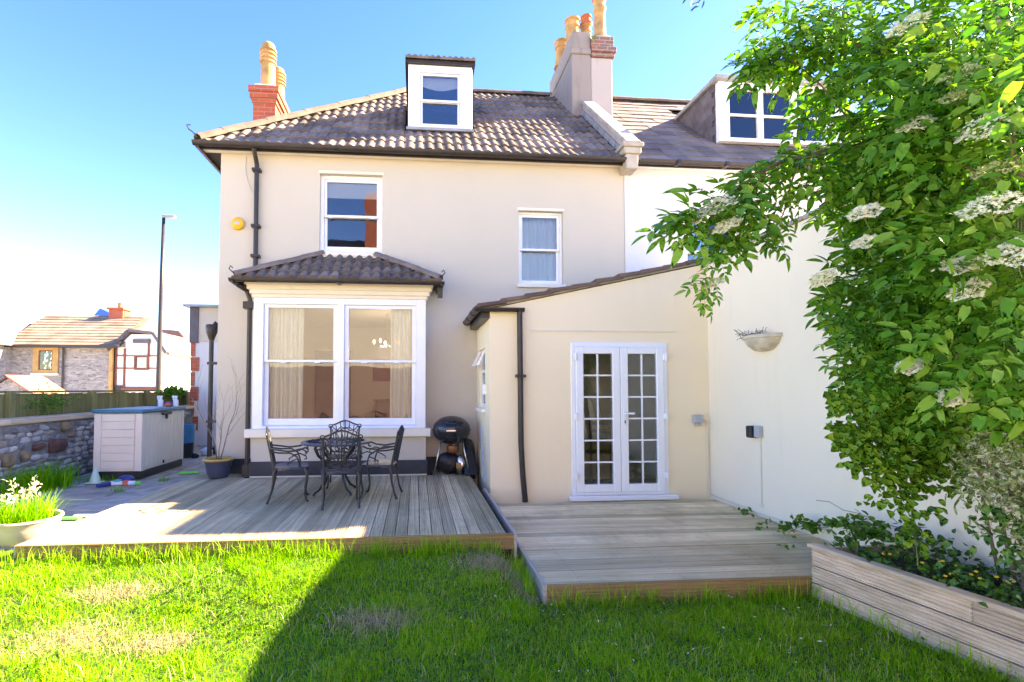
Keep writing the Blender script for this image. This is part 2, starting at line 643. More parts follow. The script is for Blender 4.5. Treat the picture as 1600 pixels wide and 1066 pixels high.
lw = MB()
nx, ny = 70, 60
vs, fs = [], []
for j in range(ny + 1):
    for i in range(nx + 1):
        x, y = -6.3 + 10.1 * i / nx, 0.2 + 4.9 * j / ny
        vs.append((x, y, 0.004 + lawn_z(x, y)))
for j in range(ny):
    for i in range(nx):
        a = j * (nx + 1) + i
        fs.append((a, a + 1, a + nx + 2, a + nx + 1))
lw.add(vs, fs)
tag(lw.build('lawn', M['earth'], smooth=True, origin=(0, 0, 0)), kind='structure')

path = MB().box(-5.36, -3.12, 4.55, 13.4, -0.02, 0.185).build('path', M['joint'], origin=(-4.2, 8, 0))
tag(path, kind='structure')
rs = random.Random(3)
y = 4.58
while y < 12.6:
    ln = rs.choice((0.6, 0.75, 0.9))
    x = -5.3
    for w in (0.6, 0.75, 0.77):
        s = MB().box(x + .012, x + w - .012, y + .012, y + ln - .012, 0.150, 0.200 + rs.uniform(-.006, .008))
        s.build('slab', M['slab'], path, bevel=0.008)
        x += w
    y += ln


# ------------------------------------------------------------------ builders shared by the houses
def wall_xz(mb, x0, x1, z0, z1, yf, yb, ops):
    xs = sorted(set([x0, x1] + [o[0] for o in ops] + [o[1] for o in ops]))
    zs = sorted(set([z0, z1] + [o[2] for o in ops] + [o[3] for o in ops]))
    for i in range(len(xs) - 1):
        for j in range(len(zs) - 1):
            cx, cz = (xs[i] + xs[i + 1]) / 2, (zs[j] + zs[j + 1]) / 2
            if any(o[0] < cx < o[1] and o[2] < cz < o[3] for o in ops):
                continue
            a, b, c, d = xs[i], xs[i + 1], zs[j], zs[j + 1]
            mb.poly([(a, yf, c), (b, yf, c), (b, yf, d), (a, yf, d)])
            mb.poly([(a, yb, d), (b, yb, d), (b, yb, c), (a, yb, c)])
    for a, b, c, d in ops:
        mb.poly([(a, yf, c), (a, yb, c), (a, yb, d), (a, yf, d)])
        mb.poly([(b, yf, d), (b, yb, d), (b, yb, c), (b, yf, c)])
        mb.poly([(a, yf, d), (a, yb, d), (b, yb, d), (b, yf, d)])
        mb.poly([(b, yf, c), (b, yb, c), (a, yb, c), (a, yf, c)])
    mb.poly([(x0, yf, z0), (x0, yf, z1), (x0, yb, z1), (x0, yb, z0)])
    mb.poly([(x1, yb, z0), (x1, yb, z1), (x1, yf, z1), (x1, yf, z0)])
    mb.poly([(x0, yf, z1), (x1, yf, z1), (x1, yb, z1), (x0, yb, z1)])


def ring(mb, x0, x1, z0, z1, y0, y1, w, wb=None, wt=None):
    """rectangular frame in the XZ plane, butted at the corners"""
    wb = w if wb is None else wb
    wt = w if wt is None else wt
    mb.box(x0, x0 + w, y0, y1, z0, z1)
    mb.box(x1 - w, x1, y0, y1, z0, z1)
    mb.box(x0 + w, x1 - w, y0, y1, z0, z0 + wb)
    mb.box(x0 + w, x1 - w, y0, y1, z1 - wt, z1)


def sash_window(house, x0, x1, z0, z1, yf, frame=0.06, bottom=0.10, mat=None, glass=None, horns=True, meet=None):
    """box frame plus upper and lower sliding sash; returns the window part"""
    mat = mat or M['white']
    glass = glass or M['glass']
    fr = MB()
    ring(fr, x0, x1, z0, z1, yf, yf + 0.13, frame, frame * .7, frame)
    win = fr.build('window', mat, house, bevel=0.004)
    zi0, zi1 = z0 + frame * .7, z1 - frame
    zm = meet if meet is not None else (zi0 + zi1) / 2
    xi0, xi1 = x0 + frame, x1 - frame
    for up in (True, False):
        s = MB()
        ya = yf + (0.022 if up else 0.072)
        a, b = (zm - 0.02, zi1) if up else (zi0, zm + 0.018)
        ring(s, xi0 + .002, xi1 - .002, a, b, ya, ya + 0.042, 0.04, 0.036 if up else bottom, 0.04 if up else 0.036)
        if up and horns:
            for hx in (xi0 + 0.1, xi1 - 0.1):
                s.box(hx - .03, hx + .03, ya - .012, ya, a - .012, a + .014)
        s.build('sash', mat, win, bevel=0.003)
        p = MB().box(xi0 + .038, xi1 - .038, ya + .017, ya + .023, a + (0.03 if up else bottom - .004), b - .03)
        p.build('pane', glass, win)
    return win


def gutter_x(mb, x0, x1, yc, z, r=0.055):
    prof = [(math.cos(a) * r, math.sin(a) * r) for a in [math.pi + math.pi * k / 8 for k in range(9)]]
    inner = [(c * 0.86, s * 0.86) for c, s in prof][::-1]
    mb.extrude([(0, yc + c, z + s) for c, s in prof + inner], (x0, 0, 0), (x1, 0, 0))


def curtain_mesh(mb, x0, x1, y, z0, z1, folds, amp):
    n = folds * 8
    vs, fs = [], []
    for i in range(n + 1):
        x = x0 + (x1 - x0) * i / n
        ph = i / 8 * 2 * math.pi
        for k, z in enumerate((z0, (z0 + z1) / 2, z1)):
            a = amp * (1.0, 0.85, 0.6)[k]
            vs.append((x + .01 * math.sin(ph * .37 + k), y + a * math.sin(ph) + a * .4 * math.sin(ph * .53 + 1), z))
    for i in range(n):
        for k in range(2):
            a = i * 3 + k
            fs.append((a, a + 3, a + 4, a + 1))
    mb.add(vs, fs)


def roman_tile(w, ln, roll=1.0):
    """double-roll roof tile; origin at the middle of its lower edge, slope runs along +Y"""
    pts = []
    for k in range(2):
        u0 = -w / 2 + k * w / 2
        for f, h in ((0, 0), (.30, .004), (.44, .019), (.64, .026), (.84, .019), (.97, .004)):
            pts.append((u0 + f * w / 2, h * roll))
    pts.append((w / 2, 0))
    n = len(pts)
    mb = MB()
    vs = [(u, 0, h + .032) for u, h in pts] + [(u, ln, h + .004) for u, h in pts] + [(u, 0.003, -.004) for u, h in pts]
    fs = [(i, i + 1, n + i + 1, n + i) for i in range(n - 1)] + [(2 * n + i, 2 * n + i + 1, i + 1, i) for i in range(n - 1)]
    fs += [(0, n, 2 * n), (n - 1, 3 * n - 1, 2 * n - 1)]
    mb.add(vs, fs)
    return mb


def lay_tiles(parent, me, name, x0, x1, nrow, cover, expo, eave_y, eave_z, pitch, planes=(), skip=None, seed=1, holes=()):
    """tiles laid course by course on a slope that rises towards +Y; clipped where hips cut them"""
    r = random.Random(seed)
    cp, sp = math.cos(pitch), math.sin(pitch)
    ncol = int(math.ceil((x1 - x0) / cover))
    for j in range(nrow):
        v = j * expo
        off = 0
        for i in range(ncol):
            x = x0 + (i + .5) * cover + off
            c = Vector((x, eave_y + (v + expo * .5) * cp, eave_z + (v + expo * .5) * sp))
            if skip and skip(c):
                continue
            loc = Vector((x, eave_y + v * cp, eave_z + v * sp))
            rot = Euler((pitch + r.uniform(-.022, .022), r.uniform(-.022, .022), r.uniform(-.02, .02)))
            mw = Matrix.Translation(loc) @ rot.to_matrix().to_4x4()
            cut = None
            out = False
            for pc, pn in planes:
                ds = [(mw @ q.co - pc).dot(pn) for q in me.vertices]
                if max(ds) <= 0.01:
                    out = True
                elif min(ds) < 0:
                    cut = (cut or []) + [(pc, pn)]
            if out:
                continue
            use = me
            if cut:
                bm = bmesh.new()
                bm.from_mesh(me)
                inv = mw.inverted()
                for pc, pn in cut:
                    bmesh.ops.bisect_plane(bm, geom=bm.verts[:] + bm.edges[:] + bm.faces[:], plane_co=inv @ pc,
                                           plane_no=inv.to_3x3() @ pn, clear_inner=True)
                use = bpy.data.meshes.new(name)
                bm.to_mesh(use)
                bm.free()
                for m in me.materials:
                    use.materials.append(m)
                if len(use.polygons) == 0:
                    continue
            inst(name, use, parent, loc, rot)


def ridge_run(parent, a, b, r=0.10, ln=0.42, mat=None, name='ridge_tile'):
    a, b = Vector(a), Vector(b)
    d = (b - a)
    n = max(1, round(d.length / ln))
    d.normalize()
    side = d.cross(Vector((0, 0, 1))).normalized()
    up = side.cross(d)
    for k in range(n):
        p = a + (b - a) * (k / n)
        q = a + (b - a) * ((k + 1) / n) + d * .02
        mb = MB()
        ang = [math.radians(t) for t in (-20, 15, 50, 90, 130, 165, 200)]
        prof = [side * (math.cos(t) * r) + up * (math.sin(t) * r * .75) for t in ang]
        inn = [side * (math.cos(t) * r * .85) + up * (math.sin(t) * r * .6) for t in ang][::-1]
        k2 = .006 * (k % 2)
        mb.extrude([c for c in prof + inn], p + up * k2, q + up * k2)
        mb.build(name, mat or M['ridge'], parent)


def chimney_pot(parent, x, y, z, h, r, mat, name='chimney_pot', cowl=False):
    prof = [(r * 1.12, 0), (r * 1.12, h * .08), (r * .95, h * .12), (r * .86, h * .7), (r * 1.02, h * .73), (r * 1.02, h * .77), (r * .86, h * .8), (r * .9, h * .92), (r * 1.08, h * .95), (r * 1.08, h), (r * .8, h), (r * .78, h * .85)]
    o = MB().lathe(prof, (x, y, z), 14).build(name, mat, parent, smooth=True, auto=40)
    return o


# ------------------------------------------------------------------ the main house
FY = 7.55                                                   # face of the rear wall
XL, XP = -2.93, 3.32                                        # left corner, party line
PITCH = math.atan2(8.0 - 5.25, 10.53 - 7.35)
EY, EZ = 7.42, 5.20
RY, RZ = 10.53, 8.04
house = empty('rendered_house', (0.2, 9.0, 0), 'cream rendered two-storey house with brown tiled hipped roof and square bay', 'house')

hw = MB()
W1 = (-1.47, -0.525, 3.59, 4.86)
W2 = (1.60, 2.315, 3.17, 4.38)
BAYO = (-2.02, -0.12, 1.0, 2.86)
wall_xz(hw, XL, XP, 0.0, 5.12, FY, FY + 0.28, [W1, W2, BAYO])
hw.box(XL, XL + .28, FY + .28, 13.5, 0, 5.2)                 # left flank
hw.box(XL + .28, XP, 13.2, 13.5, 0, 5.2)
hw.build('wall', M['render'], house)
MB().box(XL - .02, -2.36, FY - .025, FY + .02, 0.2, 0.545).build('plinth', M['plinth'], house, bevel=.006)
MB().box(.17, .915, FY - .025, FY + .02, 0.2, 0.545).build('plinth', M['plinth'], house, bevel=.006)

# first-floor windows with reveals, stone sills, blind and lace
def room_box(parent, x0, x1, y0, y1, z0, z1, mat, name='interior'):
    mb = MB()
    vs = [(x, y, z) for z in (z0, z1) for y in (y0, y1) for x in (x0, x1)]
    mb.add(vs, [(0, 1, 3, 2), (4, 6, 7, 5), (2, 3, 7, 6), (0, 2, 6, 4), (1, 5, 7, 3)])
    return mb.build(name, mat, parent)

w1 = sash_window(house, W1[0], W1[1], W1[2] + .06, W1[3], FY + .07, 0.05, 0.09, meet=4.24)
MB().box(W1[0] - .04, W1[1] + .04, FY - .05, FY + .07, W1[2] - .01, W1[2] + .055).build('sill', M['cream_trim'], w1, bevel=.006)
MB().box(W1[0] + .07, W1[1] - .07, FY + .150, FY + .154, 4.54, 4.83).build('blind', M['blind'], w1)
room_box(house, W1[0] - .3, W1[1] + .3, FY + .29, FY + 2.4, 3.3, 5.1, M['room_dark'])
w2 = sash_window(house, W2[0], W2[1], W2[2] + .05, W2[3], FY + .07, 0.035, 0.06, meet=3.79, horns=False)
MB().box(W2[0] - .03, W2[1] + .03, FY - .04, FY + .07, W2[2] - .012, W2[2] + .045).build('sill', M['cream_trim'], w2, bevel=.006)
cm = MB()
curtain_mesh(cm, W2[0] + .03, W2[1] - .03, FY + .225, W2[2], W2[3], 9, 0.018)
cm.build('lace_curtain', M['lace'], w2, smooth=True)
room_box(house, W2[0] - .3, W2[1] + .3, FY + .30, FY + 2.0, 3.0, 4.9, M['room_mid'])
for a in (W1, W2):                                           # painted cement band above each opening
    MB().box(a[0] - .02, a[1] + .02, FY - .012, FY + .01, a[3] + .002, a[3] + .045).build('lintel', M['cream_trim'], house, bevel=.004)

# --- main roof
roof = MB()
FLc, RLr = (-3.16, EY, EZ - .06), (0.03, RY, RZ - .06)
BLc = (-3.16, 13.76, EZ - .06)
roof.poly([FLc, (XP, EY, EZ - .06), (XP, RY, RZ - .06), RLr])
roof.poly([FLc, RLr, BLc])
roof.poly([BLc, RLr, (XP, RY, RZ - .06), (XP, 13.76, EZ - .06)])
roof.poly([FLc, BLc, (XP, 13.76, EZ - .06), (XP, EY, EZ - .06)])
roof.poly([(XP, EY, EZ - .06), (XP, 13.76, EZ - .06), (XP, RY, RZ - .06)])
roof = roof.build('roof', M['under'], house)
PITCH = math.atan2(RZ - EZ, RY - EY)
SLOPE = math.hypot(RZ - EZ, RY - EY)
tile_me = mesh_of(roman_tile(0.298, 0.40), 'tile', M['tile'], smooth=True, auto=50)
hip_pl = (Vector((-3.16, EY, EZ)), Vector((1, -1, 0)).normalized())
party_pl = (Vector((3.20, 0, 0)), Vector((-1, 0, 0)))
DX0, DX1, DYF = -0.145, 0.925, 8.08                          # dormer face
def in_dormer(c):
    return DX0 + .05 < c.x < DX1 - .05 and DYF + .1 < c.y < 9.2
lay_tiles(roof, tile_me, 'tile', -3.2, 3.22, 12, 0.30, SLOPE / 12, EY - .03, EZ - .01, PITCH, (hip_pl, party_pl), in_dormer, 5)
ridge_run(roof, (-3.2, EY - .04, EZ + .03), (0.03, RY, RZ + .06), 0.11, 0.40)
ridge_run(roof, (0.03, RY, RZ + .04), (2.95, RY, RZ + .04), 0.10, 0.42)
fin = MB()
fin.tube([(-3.20, EY - .06, EZ + .05), (-3.25, EY - .1, EZ + .11), (-3.29, EY - .13, EZ + .13), (-3.31, EY - .15, EZ + .18), (-3.27, EY - .12, EZ + .2)], .010, 5)
fin.build('hip_iron', M['gutter'], roof)
gt = MB()
gutter_x(gt, -3.24, 3.25, EY - .09, EZ - .03, .06)
gt.build('gutter', M['gutter'], house, smooth=True, auto=40)
MB().box(-3.16, 3.3, EY - .02, EY + .005, EZ - .10, EZ - .015).build('fascia_board', M['gutter'], house)
MB().box(-3.16, 3.3, EY + .006, FY + .01, EZ - .079, EZ - .065).build('soffit', M['cream_trim'], house)
gl = MB()                                                    # gutter and barge along the left eave
gl.extrude([(-3.16, 0, EZ - .12), (-3.16, 0, EZ - .02), (-3.20, 0, EZ - .02), (-3.22, 0, EZ - .08), (-3.20, 0, EZ - .12)], (0, EY - .1, 0), (0, 13.7, 0))
gl.build('gutter', M['gutter'], house)

# downpipe on the left of the facade, running behind the bay to the deck
dp = MB()
dp.tube([(-2.39, FY - .20, EZ - .08), (-2.39, FY - .15, EZ - .15), (-2.39, FY - .055, EZ - .26), (-2.39, FY - .05, 3.0)], .034, 8)
for z in (4.85, 4.0, 3.55):
    dp.box(-2.45, -2.33, FY - .10, FY, z - .02, z + .02)
dp.build('downpipe', M['gutter'], house, smooth=True, auto=40)
wire = MB().tube([(-2.56, FY - .006, 5.08), (-2.57, FY - .006, 4.9), (-2.54, FY - .006, 4.72), (-2.47, FY - .006, 4.55), (-2.42, FY - .01, 4.5)], .004, 4)
wire.build('cable', M['grey_box'], house)

# --- dormer on the main roof
zb, zt = 5.92, 7.0
dm = MB()
ring(dm, DX0, DX1, zb, zt, DYF, DYF + .10, .20, .06, .12)
dmo = dm.build('dormer', M['white'], house, bevel=.005)
ck = MB()
for x in (DX0, DX1 - .05):
    ck.poly([(x, DYF + .1, zt), (x, RY - .9, zt), (x, DYF + .1, zb)])
    ck.poly([(x + .05, DYF + .1, zt), (x + .05, RY - .9, zt), (x + .05, DYF + .1, zb)])
    ck.poly([(x, DYF + .1, zb), (x, DYF + .1, zt), (x + .05, DYF + .1, zt), (x + .05, DYF + .1, zb)])
ck.build('cheek', M['slate'], dmo)
for a, b, yo in ((6.39, zt - .13, .02), (zb + .07, 6.42, .05)):
    s = MB()
    ring(s, DX0 + .205, DX1 - .205, a, b, DYF + yo, DYF + yo + .04, .035, .035, .035)
    s.build('sash', M['white'], dmo, bevel=.003)
    MB().box(DX0 + .237, DX1 - .237, DYF + yo + .015, DYF + yo + .021, a + .03, b - .03).build('pane', M['glass'], dmo)
bl = MB()
arc = [(DX0 + .24, 6.86)] + [(DX0 + .24 + (DX1 - DX0 - .48) * k / 8, 6.70 - .06 * math.sin(math.pi * k / 8)) for k in range(9)] + [(DX1 - .24, 6.86)]
bl.extrude([(x, 0, z) for x, z in arc], (0, DYF + .12, 0), (0, DYF + .125, 0))
bl.build('blind', M['blind'], dmo)
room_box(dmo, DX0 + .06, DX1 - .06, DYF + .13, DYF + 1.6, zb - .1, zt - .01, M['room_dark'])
MB().box(DX0 - .05, DX1 + .05, DYF - .06, RY - .75, zt + .002, zt + .05).build('flat_roof', M['gutter'], dmo)
small = mesh_of(roman_tile(0.20, 0.34), 'tile', M['tile'], smooth=True, auto=50)
for j in range(3):
    for i in range(6):
        inst('tile', small, dmo, (DX0 - .05 + .1 + i * .194, DYF - .10 + j * .29, zt + .053 + j * .03), (math.radians(6), 0, 0))
MB().box(DX0 - .03, DX1 + .03, DYF - .04, DYF + .0, zb - .045, zb).build('sill', M['lead'], dmo)

# --- left chimney: red brick stack with two tall buff pots
ch = MB()
ch.box(-2.87, -2.49, 8.75, 9.75, 5.3, 6.60)
ch.box(-2.89, -2.47, 8.73, 9.77, 6.60, 6.68)
ch.box(-2.92, -2.44, 8.70, 9.80, 6.68, 6.78)
ch.box(-2.94, -2.42, 8.68, 9.82, 6.78, 6.88)
chl = ch.build('chimney', M['brick_red'], house)
MB().box(-2.88, -2.48, 8.74, 9.76, 6.88, 6.96).build('flaunching', M['coping'], chl, bevel=.03)
def tall_pot(parent, x, y, z, h, r):
    prof = [(r * 1.1, 0), (r, h * .1), (r * .96, h * .5)]
    for k in range(4):
        b = h * (.55 + k * .085)
        prof += [(r * .96, b), (r * 1.12, b + h * .012), (r * 1.12, b + h * .042), (r * .9, b + h * .052)]
    prof += [(r * .92, h * .90), (r * .85, h * .95), (r * .6, h * .985), (r * .1, h)]
    return MB().lathe(prof, (x, y, z), 16).build('chimney_pot', M['pot_buff'], parent, smooth=True, auto=35)
tall_pot(chl, -2.69, 8.98, 6.93, .92, .13)
tall_pot(chl, -2.66, 9.50, 6.93, .80, .13)

# --- party-wall chimney: rendered stack, brick cap, row of pots
cr = MB()
cr.box(3.04, 3.43, 9.25, 10.95, 6.6, 8.18)
cr.box(3.02, 3.43, 9.23, 10.97, 8.18, 8.30)
cr.box(3.06, 3.43, 9.27, 10.93, 8.30, 8.66)
chr_ = cr.build('chimney', M['stack'], house, bevel=.015)
MB().box(3.432, 3.86, 9.255, 10.9, 6.6, 8.13).build('pale_shaft', M['stack_pale'], chr_, bevel=.012)
bc = MB()
bc.box(3.432, 3.90, 9.22, 10.94, 8.132, 8.22)
bc.box(3.432, 3.93, 9.19, 10.97, 8.22, 8.33)
bc.box(3.432, 3.89, 9.23, 10.93, 8.33, 8.56)
bc.build('brick_cap', M['brick_old'], chr_, bevel=.006)
MB().box(3.45, 3.86, 9.27, 10.9, 8.56, 8.62).build('flaunching', M['coping'], chr_, bevel=.025)
chimney_pot(chr_, 3.68, 9.42, 8.6, .86, .125, M['pot_buff'])
MB().lathe([(.15, 0), (.15, .05), (.11, .06), (.13, .18), (.10, .2), (.1, .28), (.02, .3)], (3.68, 9.42, 9.45), 12).build('pot_cowl', M['pot_terra'], chr_, smooth=True, auto=40)
chimney_pot(chr_, 3.55, 9.85, 8.6, .62, .115, M['pot_buff'])
MB().lathe([(.13, 0), (.14, .04), (.1, .06), (.1, .16), (.12, .17), (.12, .2), (.05, .2)], (3.55, 9.85, 9.21), 12).build('pot_cowl', M['pot_terra'], chr_, smooth=True, auto=40)
chimney_pot(chr_, 3.56, 10.3, 8.6, .52, .115, M['pot_terra'])
chimney_pot(chr_, 3.22, 9.75, 8.62, .62, .15, M['pot_buff'])
chimney_pot(chr_, 3.17, 10.35, 8.62, .58, .15, M['pot_buff'])
tuft = MB()
for k in range(14):
    a = RND.uniform(0, 6.28)
    tuft.add([(3.45, 9.22, 8.47), (3.45 + .05 * math.cos(a), 9.18, 8.47 + .05 * math.sin(a)), (3.46 + .07 * math.cos(a + .5), 9.17, 8.47 + .07 * math.sin(a + .5))], [(0, 1, 2)])
M['weed'] = plain('chimney_weed', (0.10, 0.24, 0.03), 0.7, 0.3, 20)
tuft.build('weed', M['weed'], chr_)

# --- raised coping between the two roofs, with its kneeler stone
cp = MB()
sl = Vector((0, RY - EY, RZ - EZ)).normalized()
up = Vector((0, -sl.z, sl.y))
p0 = Vector((3.34, EY - .05, EZ + .02)); p1 = p0 + sl * 2.72
cp.beam(p0 + up * .07, p1 + up * .07, .17, .20, up)
par = cp.build('parapet', M['stack_pale'], house, bevel=.01)
n = 4
for k in range(n):
    a, b = p0 + (p1 - p0) * (k / n), p0 + (p1 - p0) * ((k + .985) / n)
    MB().beam(a + up * .205, b + up * .205, .24, .07, up).build('coping_stone', M['coping'], par, bevel=.012)
kn = MB()
kn.box(3.20, 3.48, EY - .17, EY + .12, EZ + .03, EZ + .13)
kn.box(3.17, 3.51, EY - .20, EY + .15, EZ + .13, EZ + .20)
kn.box(3.24, 3.44, EY - .14, EY + .25, EZ - .2, EZ + .03)
kn.build('kneeler_stone', M['coping'], par, bevel=.012)
for k in range(8):                                           # stepped lead flashing against the parapet
    a = p0 + sl * (.1 + k * .33) + Vector((-.10, 0, 0))
    MB().beam(a + up * .05, a + sl * .30 + up * .05, .03, .09, up).build('flashing', M['lead'], par)

# ------------------------------------------------------------------ bay
BY = 7.22
bw = MB()
bw.box(-2.32, .145, BY, FY - .002, .2, .90)
bay = bw.build('bay', M['render'], house)
MB().box(-2.345, .17, BY - .022, FY - .03, .345, .545).build('plinth', M['plinth'], bay, bevel=.006)
MB().box(-2.33, .155, BY - .01, BY + .1, .322, .344).build('base_strip', M['cream_trim'], bay)
MB().box(-2.40, .215, BY - .075, FY - .003, .885, 1.005).build('sill', M['cream_trim'], bay, bevel=.010)
# timber frame of two sash windows side by side
fr = MB()
fr.box(-2.31, -2.17, BY - .02, BY + .13, 1.006, 2.88)
fr.box(.00, .14, BY - .02, BY + .13, 1.006, 2.88)
fr.box(-1.135, -1.035, BY - .02, BY + .13, 1.006, 2.88)
for a, b in ((-2.17, -1.135), (-1.035, 0.0)):
    fr.box(a, b, BY - .02, BY + .13, 2.79, 2.88)
    fr.box(a, b, BY - .02, BY + .13, 1.006, 1.045)
fr.box(-2.31, -2.25, BY + .13, FY - .003, 1.006, 2.88)
fr.box(.08, .14, BY + .13, FY - .003, 1.006, 2.88)
bwin = fr.build('bay_window', M['white'], house, bevel=.005)
for a, b in ((-2.168, -1.137), (-1.033, -.002)):
    for upp in (True, False):
        ya = BY + (.012 if upp else .06)
        z0, z1 = (1.955, 2.789) if upp else (1.047, 1.995)
        s = MB()
        ring(s, a, b, z0, z1, ya, ya + .042, .058, .036 if upp else .10, .05 if upp else .036)
        if upp:
            for hx in (a + .28, b - .28):
                s.box(hx - .04, hx + .04, ya - .012, ya, z0 - .014, z0 + .01)
        s.build('sash', M['white'], bwin, bevel=.004)
        MB().box(a + .054, b - .054, ya + .018, ya + .024, z0 + (.03 if upp else .095), z1 - .03).build('pane', M['glass_bay'], bwin)
# moulded cornice under the bay gutter
cn = MB()
for k, (o, z0, z1) in enumerate(((.0, 2.882, 2.93), (.03, 2.93, 2.99), (.06, 2.99, 3.05), (.085, 3.05, 3.085))):
    cn.box(-2.33 - o, .16 + o, BY - .025 - o, FY - .004, z0, z1)
cn.build('cornice', M['cream_trim'], bay)
BE_Y, BE_Z = BY - .17, 3.115
BT_Y, BT_Z = FY - .01, 3.56
bpitch = math.atan2(BT_Z - BE_Z, BT_Y - BE_Y)
br = MB()
bA, bB, bC, bD = (-2.50, BE_Y, BE_Z - .03), (.33, BE_Y, BE_Z - .03), (-.60, BT_Y, BT_Z - .03), (-1.42, BT_Y, BT_Z - .03)
br.poly([bA, bB, bC, bD])
br.poly([bA, bD, (-2.50, BT_Y, BE_Z - .03)])
br.poly([bB, (.33, BT_Y, BE_Z - .03), bC])
br.poly([bA, (-2.50, BT_Y, BE_Z - .03), (.33, BT_Y, BE_Z - .03), bB])
broof = br.build('bay_roof', M['under'], house)
tb = mesh_of(roman_tile(0.29, 0.21, 1.7), 'tile', M['tile'], smooth=True, auto=50)
dl = Vector((bD[0] - bA[0], bD[1] - bA[1], 0)); nl = Vector((dl.y, -dl.x, 0)).normalized()
dr = Vector((bC[0] - bB[0], bC[1] - bB[1], 0)); nr = Vector((-dr.y, dr.x, 0)).normalized()
lay_tiles(broof, tb, 'tile', -2.56, .36, 4, .292, .165, BE_Y - .02, BE_Z - .005, bpitch,
          ((Vector(bA), nl), (Vector(bB), nr)), None, 9)
ridge_run(broof, (bA[0] - .02, bA[1] - .02, BE_Z + .045), (bD[0], bD[1], BT_Z + .05), .075, .36, M['bay_ridge'], 'hip_tile')
ridge_run(broof, (bB[0] + .02, bB[1] - .02, BE_Z + .045), (bC[0], bC[1], BT_Z + .05), .075, .36, M['bay_ridge'], 'hip_tile')
lf = MB().box(-1.46, -.56, BT_Y - .03, BT_Y + .005, BT_Z - .005, BT_Z + .035)
lf.build('flashing', M['cream_trim'], broof)
for sx, x in ((-1, bA[0]), (1, bB[0])):
    f = MB().tube([(x, BE_Y - .03, BE_Z + .04), (x + sx * .05, BE_Y - .06, BE_Z + .09), (x + sx * .08, BE_Y - .06, BE_Z + .12), (x + sx * .06, BE_Y - .06, BE_Z + .16), (x + sx * .03, BE_Y - .06, BE_Z + .13)], .009, 5)
    f.build('hip_iron', M['gutter'], broof)
bg = MB()
gutter_x(bg, -2.57, .40, BE_Y - .065, BE_Z - .015, .05)
for x in (-2.53, -1.08, .36):
    bg.box(x - .02, x + .02, BE_Y - .12, BE_Y - .01, BE_Z - .075, BE_Z - .055)
bg.build('gutter', M['gutter'], broof, smooth=True, auto=40)
MB().box(-2.56, -2.47, BE_Y - .02, FY - .01, BE_Z - .075, BE_Z - .01).build('side_gutter', M['gutter'], broof)
sg = MB()
sg.box(.30, .39, BE_Y - .02, FY - .01, BE_Z - .075, BE_Z - .01)
sg.box(.31, .38, BE_Y + .02, BE_Y + .10, BE_Z - .22, BE_Z - .076)
sg.build('side_gutter', M['gutter'], broof)
bd = MB()
bd.tube([(-2.50, BE_Y + .06, BE_Z - .08), (-2.42, BY + .02, 2.98), (-2.385, BY + .05, 2.86), (-2.385, BY + .05, .40)], .034, 8)
bd.box(-2.46, -2.32, BY - .02, BY + .11, 2.72, 2.82)
bd.box(-2.44, -2.33, BY + .0, BY + .1, .335, .50)
bd.build('downpipe', M['gutter'], bay, smooth=True, auto=40)

# room seen through the bay
rm = MB()
rx0, rx1, ry0, ry1, rz0, rz1 = -2.6, 1.6, FY + .285, 11.6, .45, 3.0
vs = [(x, y, z) for z in (rz0, rz1) for y in (ry0, ry1) for x in (rx0, rx1)]
rm.add(vs, [(4, 6, 7, 5), (2, 3, 7, 6), (0, 2, 6, 4), (1, 5, 7, 3)])
rm.build('dining_room', M['room'], house)
M['floor_wood'] = plain('room_floor', (0.16, 0.09, 0.05), 0.4, 0.2, 4)
MB().poly([(rx0, ry0, rz0), (rx1, ry0, rz0), (rx1, ry1, rz0), (rx0, ry1, rz0)]).build('room_floor', M['floor_wood'], house)
cu = MB()
curtain_mesh(cu, -2.20, -1.66, BY + .19, 1.02, 2.87, 8, .028)
tag(cu.build('curtain', M['curtain'], house, smooth=True), 'white sheer curtain hanging at the left of the bay')
cu = MB()
curtain_mesh(cu, -.39, .04, BY + .19, 1.02, 2.87, 7, .028)
tag(cu.build('curtain', M['curtain'], house, smooth=True), 'white sheer curtain hanging at the right of the bay')

# furniture of the dining room, dim behind the glass
M['dark_wood'] = plain('dark_wood', (0.10, 0.055, 0.035), 0.4, 0.3, 4)
M['maroon'] = plain('maroon_canvas', (0.20, 0.03, 0.06), 0.7, 0.2, 4)
M['steel'] = plain('steel', (0.5, 0.5, 0.5), 0.3, 0.1, 9, metal=0.9)
sb = empty('sideboard', (-.2, 11.3, .45), 'dark wooden sideboard against the far wall inside the bay room', 'sideboard')
MB().box(-.9, .5, 11.1, 11.55, .55, 1.30).build('carcass', M['dark_wood'], sb, bevel=.01)
MB().box(-.94, .54, 11.06, 11.57, 1.30, 1.335).build('top', M['dark_wood'], sb, bevel=.006)
for x in (-.86, .40):
    MB().box(x, x + .06, 11.12, 11.18, .45, .55).build('leg', M['dark_wood'], sb)
for x in (-.88, -.2):
    MB().box(x, x + .66, 11.08, 11.10, .6, 1.26).build('door', M['dark_wood'], sb, bevel=.005)
pc = MB().box(-1.0, -.2, 11.55, 11.585, 1.75, 2.25).build('picture', M['maroon'])
tag(pc, 'maroon canvas picture on the far wall seen through the bay', 'picture')
dr_ = empty('interior_door', (-1.9, 11.55, .45), 'dark wooden door on the far wall at left inside the bay room', 'door')
MB().box(-2.3, -1.5, 11.53, 11.58, .45, 2.45).build('door_panel', M['dark_wood'], dr_)
MB().box(-1.62, -1.55, 11.50, 11.53, 1.35, 1.40).build('handle', M['steel'], dr_)
lamp = empty('chandelier', (-.55, 9.3, 2.99), 'small chandelier with glowing bulbs inside the right bay sash', 'chandelier')
